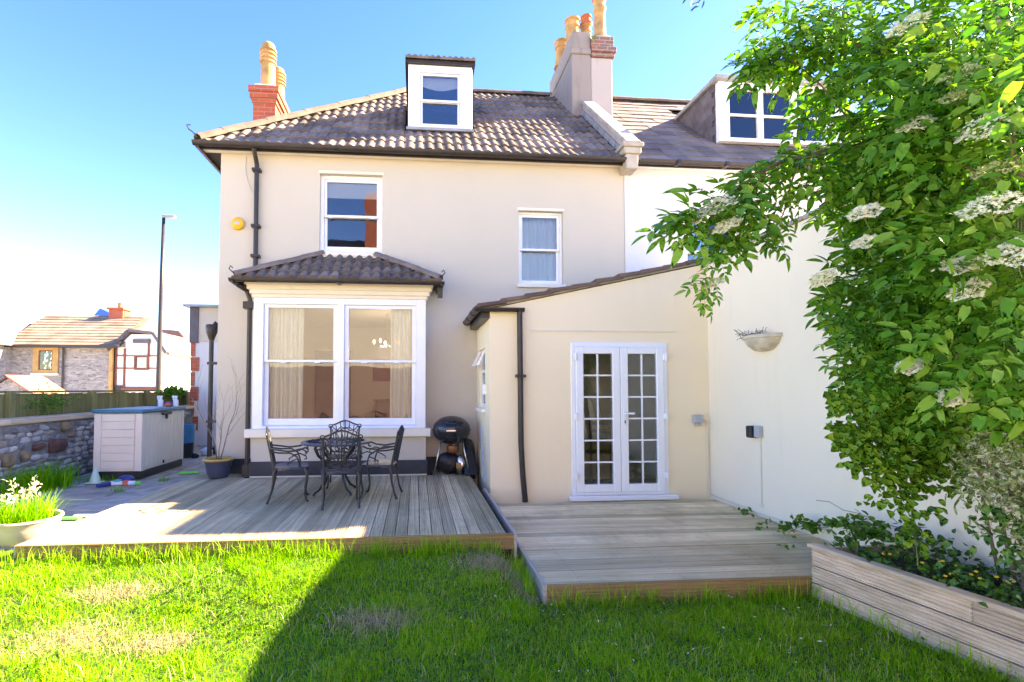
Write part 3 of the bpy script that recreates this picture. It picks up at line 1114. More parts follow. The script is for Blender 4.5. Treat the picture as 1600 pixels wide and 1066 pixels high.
MB().tube([(-.55, 9.3, 2.99), (-.55, 9.3, 2.42)], .008, 5).build('rod', M['steel'], lamp)
for k in range(5):
    a = k * 1.2566 + .5
    bx, by = -.55 + .24 * math.cos(a), 9.3 + .24 * math.sin(a)
    MB().tube([(-.55, 9.3, 2.42), (-.55 + .14 * math.cos(a), 9.3 + .14 * math.sin(a), 2.34), (bx, by, 2.37), (bx, by, 2.42)], .007, 5).build('arm', M['steel'], lamp)
    MB().lathe([(.006, -.02), (.014, 0), (.02, .016), (.016, .034), (.004, .05)], (bx, by, 2.44), 8).build('bulb', M['bulb'], lamp, smooth=True)
pl = bpy.data.lights.new('chandelier_light', 'POINT')
pl.energy = 2.6
pl.color = (1, .94, .86)
pl.shadow_soft_size = .2
plo = bpy.data.objects.new('chandelier_light', pl)
link(plo, lamp)
plo.location = (0, 0, -.75)

# ------------------------------------------------------------------ neighbouring house
nb = empty('white_neighbour_house', (8, 9, 0), 'white rendered neighbouring house with slate-sided dormer behind the elder', 'house')
nw = MB()
NW1 = (4.35, 5.25, 3.2, 4.4)
NW2 = (7.0, 7.8, 3.75, 4.75)
wall_xz(nw, XP + .002, 13.5, 0, 5.12, FY - .012, FY + .28, [NW1, NW2])
nw.box(13.2, 13.5, FY + .28, 13.5, 0, 5.22)
nw.build('wall', M['render_white'], nb)
for q in (NW1, NW2):
    w = sash_window(nb, q[0], q[1], q[2] + .05, q[3], FY + .06, .05, .08)
    MB().box(q[0] - .04, q[1] + .04, FY - .06, FY + .06, q[2] - .012, q[2] + .045).build('sill', M['white'], w)
    room_box(nb, q[0] - .2, q[1] + .2, FY + .29, FY + 2, q[2] - .3, q[3] + .3, M['room_mid'])
nr_ = MB()
nr_.extrude([(0, EY, EZ - .06), (0, RY, RZ - .06), (0, 13.76, EZ - .06)], (XP + .01, 0, 0), (13.6, 0, 0))
nroof = nr_.build('roof', M['under'], nb)
ft = MB()
ft.add([(-.165, 0, .004), (.165, 0, .004), (.165, 0, .024), (-.165, 0, .024), (-.165, .36, -.012), (.165, .36, -.012), (.165, .36, .006), (-.165, .36, .006)],
       [(0, 1, 2, 3), (3, 2, 6, 7), (0, 3, 7, 4), (1, 5, 6, 2)])
flat_me = mesh_of(ft, 'tile', M['tile_flat'])
NDX0, NDX1, NDY = 5.30, 7.7, 8.08
def in_nd(c):
    return NDX0 + .05 < c.x < NDX1 - .05 and NDY + .1 < c.y < 10.0
nplane = (Vector((3.44, 0, 0)), Vector((1, 0, 0)))
lay_tiles(nroof, flat_me, 'tile', 3.40, 9.7, 14, .333, SLOPE / 14, EY - .03, EZ - .02, PITCH, (nplane,), in_nd, 21)
MB().box(9.7, 13.6, EY - .02, EY + .05, EZ - .03, EZ + .01).build('eaves_course', M['tile_flat'], nroof)
MB().beam((11.65, EY, EZ - .005), (11.65, RY, RZ - .005), 3.9, .03, (0, -.65, .75)).build('tile_slope', M['tile_flat'], nroof)
ridge_run(nroof, (3.9, RY, RZ + .03), (9.6, RY, RZ + .03), .10, .45, M['ridge'])
ng = MB()
gutter_x(ng, 3.47, 13.6, EY - .09, EZ - .04, .06)
for x in (4.1, 4.9, 5.9, 6.9):
    ng.box(x - .03, x + .03, EY - .16, EY - .02, EZ - .105, EZ - .035)
ng.build('gutter', M['gutter'], nb, smooth=True, auto=40)
MB().box(3.45, 13.5, EY - .02, EY + .005, EZ - .10, EZ - .02).build('fascia_board', M['gutter'], nb)
MB().box(3.45, 13.5, EY + .006, FY - .005, EZ - .079, EZ - .065).build('soffit', M['white'], nb)
# wide dormer: white front with pairs of panes, slate-hung cheeks, thin flat roof
nzb, nzt = 5.93, 7.0
nd = MB()
nd.box(NDX0, NDX1, NDY, NDY + .1, nzb, nzb + .07)
nd.box(NDX0, NDX1, NDY, NDY + .1, nzt - .14, nzt)
for a, b in ((NDX0, 5.50), (6.02, 6.13), (6.66, 6.77), (7.3, NDX1)):
    nd.box(a, b, NDY, NDY + .1, nzb + .07, nzt - .14)
ndo = nd.build('dormer', M['upvc'], nb, bevel=.004)
for a, b in ((5.50, 6.02), (6.13, 6.66), (6.77, 7.3)):
    zm = 6.42
    MB().box(a, b, NDY + .02, NDY + .08, zm - .02, zm + .02).build('glazing_bar', M['upvc'], ndo)
    MB().box(a, b, NDY + .045, NDY + .051, zm + .021, nzt - .141).build('pane', M['glass'], ndo)
    MB().box(a, b, NDY + .045, NDY + .051, nzb + .071, zm - .021).build('pane', M['glass'], ndo)
room_box(ndo, NDX0 + .06, NDX1 - .06, NDY + .11, NDY + 1.8, nzb - .2, nzt - .01, M['room_mid'])
yend = EY + (nzt - EZ) / (RZ - EZ) * (RY - EY)
for x in (NDX0, NDX1 - .06):
    MB().extrude([(x, NDY + .1, nzb - .05), (x, yend, nzt), (x, NDY + .1, nzt)], (0, 0, 0), (.06, 0, 0)).build('cheek', M['slate'], ndo)
sl_me = mesh_of(MB().box(-.008, .008, 0, .14, 0, .155), 'slate', M['slate'])
for j in range(8):                                           # hung slates of the cheek facing us
    z = nzt - .13 - j * .13
    yl = EY + (z + .1 - EZ) / (RZ - EZ) * (RY - EY)
    yy = NDY + .1 + (j % 2) * .07
    while yy < yl - .02:
        inst('slate', sl_me, ndo, (NDX0 - .012, yy, z), (0, math.radians(-4), 0))
        yy += .146
MB().box(NDX0 - .10, NDX1 + .1, NDY - .10, yend + .15, nzt + .002, nzt + .075).build('flat_roof', M['lead'], ndo, bevel=.01)
# the next stack along the terrace, which throws a shadow on the deck
st = MB()
st.box(11.92, 13.2, 7.68, 9.1, 5.2, 9.95)
st.box(11.87, 13.25, 7.63, 9.15, 9.95, 10.1)
sto = st.build('chimney', M['brick_old'], nb)
for x in (12.75, 13.0):
    chimney_pot(sto, x, 8.3, 10.1, .5, .13, M['pot_buff'])

# ------------------------------------------------------------------ lean-to extension with the french doors
EF = 6.22
ex = empty('rendered_extension', (2.4, 6.9, .1), 'cream single-storey lean-to extension holding the white french doors', 'extension')
EX0, EX1 = 0.94, 3.86
DO = (2.00, 3.27, .21, 2.17)
zL, zR = 2.60, 3.24
fw_ = MB()
# front wall: column pieces around the door, top follows the lean-to slope
def topz(x):
    return zL + (zR - zL) * (x - EX0) / (EX1 - EX0)
for a, b in ((EX0, DO[0]), (DO[1], EX1)):
    fw_.extrude([(a, 0, .10), (b, 0, .10), (b, 0, topz(b)), (a, 0, topz(a))], (0, EF, 0), (0, EF + .25, 0))
fw_.extrude([(DO[0], 0, DO[3]), (DO[1], 0, DO[3]), (DO[1], 0, topz(DO[1])), (DO[0], 0, topz(DO[0]))], (0, EF, 0), (0, EF + .25, 0))
fw_.box(DO[0], DO[1], EF, EF + .25, .10, DO[3 - 1])
SWO = (6.68, 7.32, 1.30, 2.14)
for a, b, c, d in ((EF + .25, SWO[0], .1, zL), (SWO[1], FY - .002, .1, zL), (SWO[0], SWO[1], .1, SWO[2]), (SWO[0], SWO[1], SWO[3], zL)):
    fw_.box(EX0, EX0 + .22, a, b, c, d)
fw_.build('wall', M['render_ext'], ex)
lb = MB().box(1.46, 3.40, EF - .012, EF + .01, 2.318, 2.335)
lb.build('drip_bead', M['cream_trim'], ex)
# lean-to roof: clay courses stepping up to the boundary wall, ends showing at the verge
rf = MB()
rf.extrude([(EX0 - .12, 0, zL - .01), (EX1, 0, zR + .02), (EX1, 0, zR + .07), (EX0 - .12, 0, zL + .03)], (0, EF - .01, 0), (0, FY - .02, 0))
exr = rf.build('roof', M['under'], ex)
vang = math.atan2(zR - zL, EX1 - EX0)
ct = MB()
ct.add([(0, -.14, -.004), (.37, -.14, -.020), (.37, .14, -.020), (0, .14, -.004), (0, -.14, .044), (.37, -.14, .022), (.37, .14, .022), (0, .14, .044)],
       [(0, 3, 2, 1), (4, 5, 6, 7), (0, 1, 5, 4), (3, 7, 6, 2), (0, 4, 7, 3), (1, 2, 6, 5)])
clay_me = mesh_of(ct, 'tile', M['tile_clay'])
ncs = 10
for k in range(ncs):
    t = k / ncs
    x = EX0 - .16 + (EX1 - EX0 + .16) * t
    for q in range(5):
        inst('tile', clay_me, exr, (x, EF + .075 + q * .285 + RND.uniform(-.02, .02), topz(x) + .05 + RND.uniform(-.008, .010)),
             (RND.uniform(-.02, .02), -vang + RND.uniform(-.03, .02), RND.uniform(-.02, .02)))
vm = MB()
vm.beam((EX0 - .10, EF + .005, zL + .005), (EX1, EF + .005, zR + .035), .045, .035)
vm.build('verge_mortar', M['coping'], exr)
# eaves gutter of the lean-to runs back along its left wall, return piece and downpipe on the front
eg = MB()
prof = [(math.cos(a) * .055, math.sin(a) * .055) for a in [math.pi + math.pi * k / 8 for k in range(9)]]
inner = [(c * .85, s * .85) for c, s in prof][::-1]
eg.extrude([(EX0 - .17 + c, 0, zL + .0 + s) for c, s in prof + inner], (0, EF - .06, 0), (0, FY - .02, 0))
for yy in (EF + .25, EF + .75, EF + 1.2):
    eg.extrude([(EX0 - .17 + c * 1.14, 0, zL + s * 1.14) for c, s in prof + inner], (0, yy, 0), (0, yy + .05, 0))
gutter_x(eg, EX0 - .2, 1.37, EF - .065, zL + .0, .05)
eg.build('gutter', M['gutter'], ex, smooth=True, auto=40)
MB().box(EX0 - .11, EX0 - .002, EF + .0, FY - .01, zL - .12, zL - .02).build('fascia_board', M['gutter'], ex)
ed = MB()
ed.tube([(1.315, EF - .06, zL + .0), (1.315, EF - .055, 2.45), (1.32, EF - .05, 1.75), (1.325, EF - .05, .9), (1.345, EF - .052, .5), (1.375, EF - .055, .155)], .036, 8)
ed.box(1.26, 1.385, EF - .10, EF, 1.72, 1.755)
ed.build('downpipe', M['gutter'], ex, smooth=True, auto=40)
# small casement in the left flank
sw = MB()
y0, y1, z0, z1 = SWO
xo = EX0 + .03
for a, b, c, d in ((y0, y0 + .06, z0, z1), (y1 - .06, y1, z0, z1), (y0 + .06, y1 - .06, z0, z0 + .06), (y0 + .06, y1 - .06, z1 - .06, z1), (y0 + .06, y1 - .06, z1 - .34, z1 - .29)):
    sw.box(xo, xo + .07, a, b, c, d)
sw.box(EX0 - .05, xo, y0 - .03, y1 + .03, z0 - .05, z0 - .001)
swo = sw.build('side_window', M['upvc'], ex, bevel=.004)
MB().box(xo + .03, xo + .036, y0 + .06, y1 - .06, z0 + .06, z1 - .34).build('pane', M['glass'], swo)
MB().box(xo + .03, xo + .036, y0 + .06, y1 - .06, z1 - .29, z1 - .06).build('pane', M['glass'], swo)
op = MB()                                                    # top light tilted open
op.beam((xo - .02, y0 + .04, z1 - .02), (xo - .12, y0 + .04, z1 - .22), .03, .03)
op.beam((xo - .02, y1 - .04, z1 - .02), (xo - .12, y1 - .04, z1 - .22), .03, .03)
op.beam((xo - .12, y0 + .02, z1 - .22), (xo - .12, y1 - .02, z1 - .22), .04, .04)
op.build('top_light', M['upvc'], swo)
MB().box(EX0 - .045, EX0 + .02, 6.60, 6.66, 1.50, 1.64).build('vent_cover', M['upvc'], ex)

# french doors: outer frame, two leaves, twelve panes each with white bars
fd = MB()
ring(fd, DO[0] - .01, DO[1] + .01, DO[2], DO[3] + .01, EF - .02, EF + .07, .055, .04, .06)
fdo = fd.build('french_door', M['upvc'], ex, bevel=.006)
MB().box(DO[0] - .06, DO[1] + .10, EF - .10, EF - .021, DO[2] - .055, DO[2] + .0).build('threshold', M['upvc'], fdo, bevel=.006)
mid = (DO[0] + DO[1]) / 2
for k, (a, b) in enumerate(((DO[0] + .047, mid - .003), (mid + .003, DO[1] - .047))):
    z0, z1 = DO[2] + .042, DO[3] - .052
    lf_ = MB()
    ring(lf_, a, b, z0, z1, EF - .045, EF + .03, .10, .10, .09)
    lf_.build('door_leaf', M['upvc'], fdo, bevel=.008)
    ga, gb, gc, gd = a + .10, b - .10, z0 + .10, z1 - .09
    cw, rh = (gb - ga) / 2, (gd - gc) / 6
    bars = MB()
    bars.box((ga + gb) / 2 - .011, (ga + gb) / 2 + .011, EF - .022, EF + .006, gc, gd)
    for r in range(1, 6):
        bars.box(ga, (ga + gb) / 2 - .0112, EF - .022, EF + .006, gc + r * rh - .010, gc + r * rh + .010)
        bars.box((ga + gb) / 2 + .0112, gb, EF - .022, EF + .006, gc + r * rh - .010, gc + r * rh + .010)
    bars.build('glazing_bar', M['upvc'], fdo)
    for r in range(6):
        for c in range(2):
            MB().box(ga + c * cw + .011 * c, ga + (c + 1) * cw - .011 * (1 - c), EF - .012, EF - .005, gc + r * rh + .0102, gc + (r + 1) * rh - .0102).build('pane', M['glass'], fdo)
    for z in (.42, 1.18, 1.95):
        x = DO[0] + .02 if k == 0 else DO[1] - .05
        MB().box(x - .012, x + .042, EF - .075, EF - .046, z, z + .08).box(x + .004 , x + .026, EF - .085, EF - .075, z - .02, z + .10).build('hinge', M['upvc'], fdo, bevel=.005)
MB().box(mid + .035, mid + .065, EF - .056, EF - .0455, 1.10, 1.30).box(mid + .04, mid + .17, EF - .088, EF - .068, 1.245, 1.27).box(mid + .042, mid + .06, EF - .07, EF - .056, 1.248, 1.266).build('handle', M['upvc'], fdo, bevel=.003)
MB().box(mid + .043, mid + .057, EF - .061, EF - .0565, 1.13, 1.17).build('keyhole', M['gutter'], fdo)
# kitchen behind
kr = MB()
vs = [(x, y, z) for z in (.16, 2.5) for y in (EF + .26, 10.6) for x in (1.2, 3.8)]
kr.add(vs, [(0, 1, 3, 2), (4, 6, 7, 5), (2, 3, 7, 6), (0, 2, 6, 4), (1, 5, 7, 3)])
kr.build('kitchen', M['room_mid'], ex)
kt = empty('kitchen_table', (2.5, 8.3, .16), 'wooden table dimly seen behind the french doors', 'table')
M['pine'] = plain('pine', (0.35, 0.22, 0.12), 0.5, 0.2, 4)
MB().box(2.0, 3.2, 7.9, 8.7, .86, .90).build('table_top', M['pine'], kt, bevel=.01)
for x in (2.06, 3.08):
    for yy in (7.96, 8.58):
        MB().box(x, x + .06, yy, yy + .06, .16, .86).build('leg', M['pine'], kt)
for cx in (2.25, 2.85):
    kc = empty('kitchen_chair', (cx, 7.6, .16), 'pale wooden chair behind the french doors, ' + ('left' if cx < 2.5 else 'right') + ' of the two', 'chair', 'chairs at the kitchen table')
    MB().box(cx - .2, cx + .2, 7.42, 7.82, .58, .62).build('seat', M['pine'], kc, bevel=.01)
    for dx in (-.18, .15):
        MB().box(cx + dx, cx + dx + .035, 7.42, 7.455, .16, 1.08).build('leg', M['pine'], kc)
        MB().box(cx + dx, cx + dx + .035, 7.78, 7.815, .16, .58).build('leg', M['pine'], kc)
    bk = MB()
    for z in (.75, .90, 1.02):
        bk.box(cx - .145, cx + .15, 7.43, 7.45, z, z + .05)
    bk.build('backrest', M['pine'], kc)

# ------------------------------------------------------------------ boundary wall on the right
bwl = empty('boundary_wall', (3.96, 2.0, 0), 'tall pale rendered boundary wall running beside the lower deck', 'wall')
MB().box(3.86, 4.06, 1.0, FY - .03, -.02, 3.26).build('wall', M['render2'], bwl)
cpn = 11
for k in range(cpn):
    a = 1.0 + (FY - .03 - 1.0) * k / cpn
    b = 1.0 + (FY - .03 - 1.0) * (k + 1) / cpn - .008
    MB().box(3.83, 4.09, a, b, 3.262, 3.305 + RND.uniform(0, .006)).build('coping_stone', M['coping'], bwl, bevel=.008)
# crack low down and the conduit that runs along the base
ck = MB()
pts = [(3.857, 4.5, .50), (3.857, 4.35, .52), (3.857, 4.2, .48), (3.857, 4.02, .49), (3.857, 3.85, .46), (3.857, 3.6, .47)]
ck.tube(pts, .003, 4)
ck.build('crack', M['stack'], bwl)

# ------------------------------------------------------------------ decks
def deck_board(ln, w, th=.026, grooves=4, axis='Y'):
    """grooved board: ridged top, flat edges; origin at its near left corner"""
    mb = MB()
    pts = []
    m = .008
    gw = (w - 2 * m) / grooves
    pts.append((0, -th)); pts.append((0, 0)); pts.append((m, 0))
    for g_ in range(grooves):
        x = m + g_ * gw
        pts += [(x + gw * .25, -.0045), (x + gw * .5, -.0045), (x + gw * .72, 0), (x + gw, 0)]
    pts += [(w, 0), (w, -th)]
    if axis == 'Y':
        mb.extrude([(x, 0, z) for x, z in pts], (0, 0, 0), (0, ln, 0))
    else:
        mb.extrude([(0, x, z) for x, z in pts], (0, 0, 0), (ln, 0, 0))
    return mb

du = empty('upper_deck', (-1.2, 5.8, 0), 'upper weathered timber deck under the garden table, boards running to the house', 'deck')
YF0 = 4.28
pitch_u = .1065
bme = mesh_of(deck_board(FY - .02 - YF0, .099), 'deck_board', M['deck_u'])
bme2 = mesh_of(deck_board(BY - .03 - YF0, .099), 'deck_board', M['deck_u'])
nb_u = int((0.84 + 3.16) / pitch_u)
for k in range(nb_u):
    x = -3.155 + k * pitch_u
    me = bme2 if -2.44 < x < .16 else bme
    inst('deck_board', me, du, (x, YF0 + RND.uniform(-.004, .004), DECK_U - RND.uniform(0, .005)), (0, RND.uniform(-.02, .02), RND.uniform(-.0006, .0006)))
jo = MB()
for yy in (4.35, 5.1, 5.9, 6.7):
    jo.box(-3.1, .80, yy, yy + .05, .0, DECK_U - .032)
jo.build('joist', M['fascia_side'], du)
def grooved(mb, x0, x1, y, z0, z1, n, out=-1, d=.006):
    """board on edge facing -Y with horizontal grooves"""
    pts = [(y + .028, z1), (y + .028, z0), (y, z0)]
    h = (z1 - z0) / n
    for k in range(n):
        z = z0 + k * h
        pts += [(y, z + h * .2), (y + d, z + h * .35), (y + d, z + h * .65), (y, z + h * .8)]
    pts.append((y, z1))
    mb.extrude([(0, a, b) for a, b in pts], (x0, 0, 0), (x1, 0, 0))
f1 = MB(); grooved(f1, -3.17, -1.15, YF0 - .03, DECK_U - .135, DECK_U - .004, 5); f1.build('fascia', M['fascia'], du)
f1 = MB(); grooved(f1, -1.145, .845, YF0 - .03, DECK_U - .135, DECK_U - .004, 5); f1.build('fascia', M['fascia'], du)
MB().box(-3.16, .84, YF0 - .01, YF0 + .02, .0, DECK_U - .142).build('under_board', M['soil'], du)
MB().box(.846, .872, YF0 - .03, EF - .04, .12, DECK_U - .002).build('side_fascia', M['fascia_side'], du)
MB().box(-3.19, -3.162, YF0 - .02, FY - .1, .1, DECK_U - .006).build('side_fascia', M['fascia_side'], du)

dlw = empty('lower_deck', (2.4, 4.9, 0), 'lower pale timber deck in front of the french doors', 'deck')
LY0 = 3.60
pitch_l = .1265
lme = mesh_of(deck_board(3.845 - .955, .118, axis='X', grooves=5), 'deck_board', M['deck_l'])
k = 0
while LY0 + k * pitch_l < EF - .13:
    inst('deck_board', lme, dlw, (.955 + RND.uniform(-.002, .002), LY0 + k * pitch_l, DECK_L - RND.uniform(0, .005)), (RND.uniform(-.025, .025), 0, RND.uniform(-.0008, .0008)))
    k += 1
f2 = MB(); grooved(f2, .955, 3.02, LY0 - .032, -.01, DECK_L - .003, 6); f2.build('fascia', M['fascia'], dlw)
MB().box(.925, .953, LY0 - .035, EF - .05, -.01, DECK_L + .004).build('side_fascia', M['fascia_side'], dlw, bevel=.004)
jo = MB()
for xx in (1.2, 2.0, 2.8, 3.5):
    jo.box(xx, xx + .05, LY0 + .02, EF - .1, -.02, DECK_L - .032)
jo.build('joist', M['fascia_side'], dlw)
def screws(parent, pts):
    V, F = [], []
    for x, y, z in pts:
        n0 = len(V)
        V += [(x + .0055 * math.cos(a * 1.047), y + .0055 * math.sin(a * 1.047), z) for a in range(6)]
        F.append(tuple(range(n0, n0 + 6)))
    tag(MB().add(V, F).build('screw_heads', M['gutter'], parent), kind='stuff')
screws(du, [(-3.155 + k * pitch_u + o + RND.uniform(-.004, .004), yy + .02 + RND.uniform(-.006, .006), DECK_U + .0015) for k in range(nb_u) for o in (.022, .077) for yy in (4.35, 5.1, 5.9, 6.7)])
screws(dlw, [(xx + .02 + RND.uniform(-.006, .006), LY0 + k * pitch_l + o + RND.uniform(-.004, .004), DECK_L + .0015) for k in range(20) for o in (.026, .092) for xx in (1.2, 2.0, 2.8, 3.5)])

# ------------------------------------------------------------------ raised bed on the right
bed = empty('raised_bed', (3.4, 2.4, 0), 'raised timber planting bed of grooved boards along the boundary wall', 'planter')
pa, pb = Vector((2.985, 3.55, 0)), Vector((3.42, .9, 0))
d = (pb - pa).normalized()
s = Vector((-d.y, d.x, 0))                                   # towards the wall
if s.x < 0:
    s = -s
def bed_board(p, q, z0, z1, mat, name='board', n=5, grv=True):
    mb = MB()
    L = (q - p)
    dd = L.normalized()
    ss = Vector((-dd.y, dd.x, 0))
    if ss.dot(s) < 0:
        ss = -ss
    pts = [(.032, z1), (.032, z0), (0, z0)]
    if grv:
        h = (z1 - z0) / n
        for k in range(n):
            z = z0 + k * h
            pts += [(0, z + h * .30), (.010, z + h * .42), (.010, z + h * .78), (0, z + h * .90)]
    pts.append((0, z1))
    mb.extrude([p + ss * a + Vector((0, 0, b)) for a, b in pts], (0, 0, 0), L)
    return mb.build(name, mat, bed, bevel=0)
for r, (z0, z1) in enumerate(((-.02, .113), (.122, .240), (.249, .368))):
    cut = pa + (pb - pa) * (.42, .60, .36)[r]
    bed_board(pa + s * .004 * r, cut - d * .002 + s * .004 * r, z0, z1, M['sleeper'])
    bed_board(cut + d * .002 + s * .004 * r, pb + s * .004 * r, z0, z1, M['sleeper'])
MB().beam(pa + s * .03 + Vector((0, 0, .388)) - d * .02, pb + s * .03 + Vector((0, 0, .388)), .085, .028).build('cap_rail', M['sleeper'], bed, bevel=.004)
for r, (z0, z1) in enumerate(((.0, .118), (.122, .245), (.249, .372))):
    MB().box(3.02, 3.84, 3.535 + .003 * r, 3.565 + .003 * r, z0, z1).build('end_board', M['sleeper'], bed)
so = MB()
so.poly([(3.02, 3.53, .31), (3.845, 3.53, .31), (3.845, .9, .31), (3.45, .9, .31)])
so.build('soil', M['soil'], bed)

# ------------------------------------------------------------------ fixtures on the walls
al = empty('alarm_box', (-2.66, FY - .03, 3.95), 'round yellow alarm sounder high on the left of the cream wall', 'alarm')
am = MB().lathe([(.0, 0), (.09, 0), (.095, .015), (.092, .04), (.075, .055), (.03, .06), (.0, .061)], (0, 0, 0), 18)
am.v = [(-2.66 + x, FY - z, 4.04 + y) for x, y, z in am.v]
am.build('housing', M['alarm'], al, smooth=True, auto=40)
MB().box(-2.70, -2.62, FY - .064, FY - .055, 4.02, 4.05).box(-2.675, -2.645, FY - .064, FY - .055, 4.051, 4.075).build('emblem', M['grey_box'], al)

jb = empty('junction_box', (3.69, EF, 1.1), 'grey outdoor junction box on the cream wall right of the doors', 'junction box')
MB().box(3.62, 3.745, EF - .06, EF, 1.13, 1.235).build('housing', M['grey_box'], jb, bevel=.008)
MB().box(3.645, 3.72, EF - .05, EF, 1.09, 1.1295).build('gland', M['grey_box'], jb, bevel=.006)
MB().tube([(3.745, EF - .012, 1.175), (3.80, EF - .012, 1.17), (3.815, EF - .012, 1.13), (3.815, EF - .012, .6), (3.82, EF - .012, .22), (3.845, EF - .03, .2), (3.845, 5.6, .19), (3.845, 4.6, .185)], .010, 6).build('conduit', M['cream_trim'], jb, smooth=True)

sk = empty('outdoor_socket', (3.84, 5.28, 1.0), 'black outdoor socket with conduit on the boundary wall', 'socket')
MB().box(3.80, 3.858, 5.21, 5.29, 1.03, 1.16).build('backplate', M['grey_box'], sk, bevel=.006)
MB().box(3.765, 3.858, 5.295, 5.38, 1.02, 1.155).build('cover', M['black_pl'], sk, bevel=.012)
MB().tube([(3.85, 5.25, 1.03), (3.85, 5.255, .3)], .010, 6).box(3.835, 3.858, 5.23, 5.275, .26, .30).build('conduit', M['cream_trim'], sk)

wp = empty('wall_planter', (3.86, 5.15, 2.0), 'cream half-round wall planter with dead stems on boundary wall', 'wall planter')
mb = MB()
N = 14
prof = [(.02, -.16), (.10, -.15), (.17, -.09), (.20, -.02), (.215, -.015), (.215, .02), (.19, .022), (.18, -.02)]
vs, fs = [], []
for r, z in prof:
    for j in range(N + 1):
        a = math.pi / 2 + math.pi * j / N
        vs.append((3.858 + r * .85 * math.cos(a), 5.15 + r * 1.25 * math.sin(a), 2.15 + z))
for i in range(len(prof) - 1):
    for j in range(N):
        fs.append((i * (N + 1) + j, i * (N + 1) + j + 1, (i + 1) * (N + 1) + j + 1, (i + 1) * (N + 1) + j))
mb.add(vs, fs)
mb.build('bowl', M['cast_stone'], wp, smooth=True, auto=40)
ds = MB()
rr = random.Random(4)
for k in range(60):
    p = Vector((3.80 + rr.uniform(-.07, .04), 5.18 + rr.uniform(-.16, .2), 2.15))
    pts = [p]
    q = Vector((rr.uniform(-.4, .2), rr.uniform(-.2, 1.0), rr.uniform(.2, 1)))
    for j in range(4):
        p = p + q * .035
        q += Vector((rr.uniform(-.4, .4), rr.uniform(-.4, .4), rr.uniform(-.5, .1)))
        p.x = min(p.x, 3.85)
        pts.append(p.copy())
    ds.tube(pts, .003, 4)
ds.build('dead_stems', M['dead'], wp)

# ------------------------------------------------------------------ cast garden furniture
def arc(c, r, a0, a1, n, ax='XZ', sx=1, sz=1):
    out = []
    for k in range(n + 1):
        a = math.radians(a0 + (a1 - a0) * k / n)
        u, w = c[0] + r * sx * math.cos(a), c[2] + r * sz * math.sin(a)
        out.append((u, c[1], w))
    return out

def spiral(y, cx, cz, r0, r1, a0, turns, n=14):
    return [(cx + (r0 + (r1 - r0) * k / n) * math.cos(math.radians(a0 + 360 * turns * k / n)), y, cz + (r0 + (r1 - r0) * k / n) * math.sin(math.radians(a0 + 360 * turns * k / n))) for k in range(n + 1)]

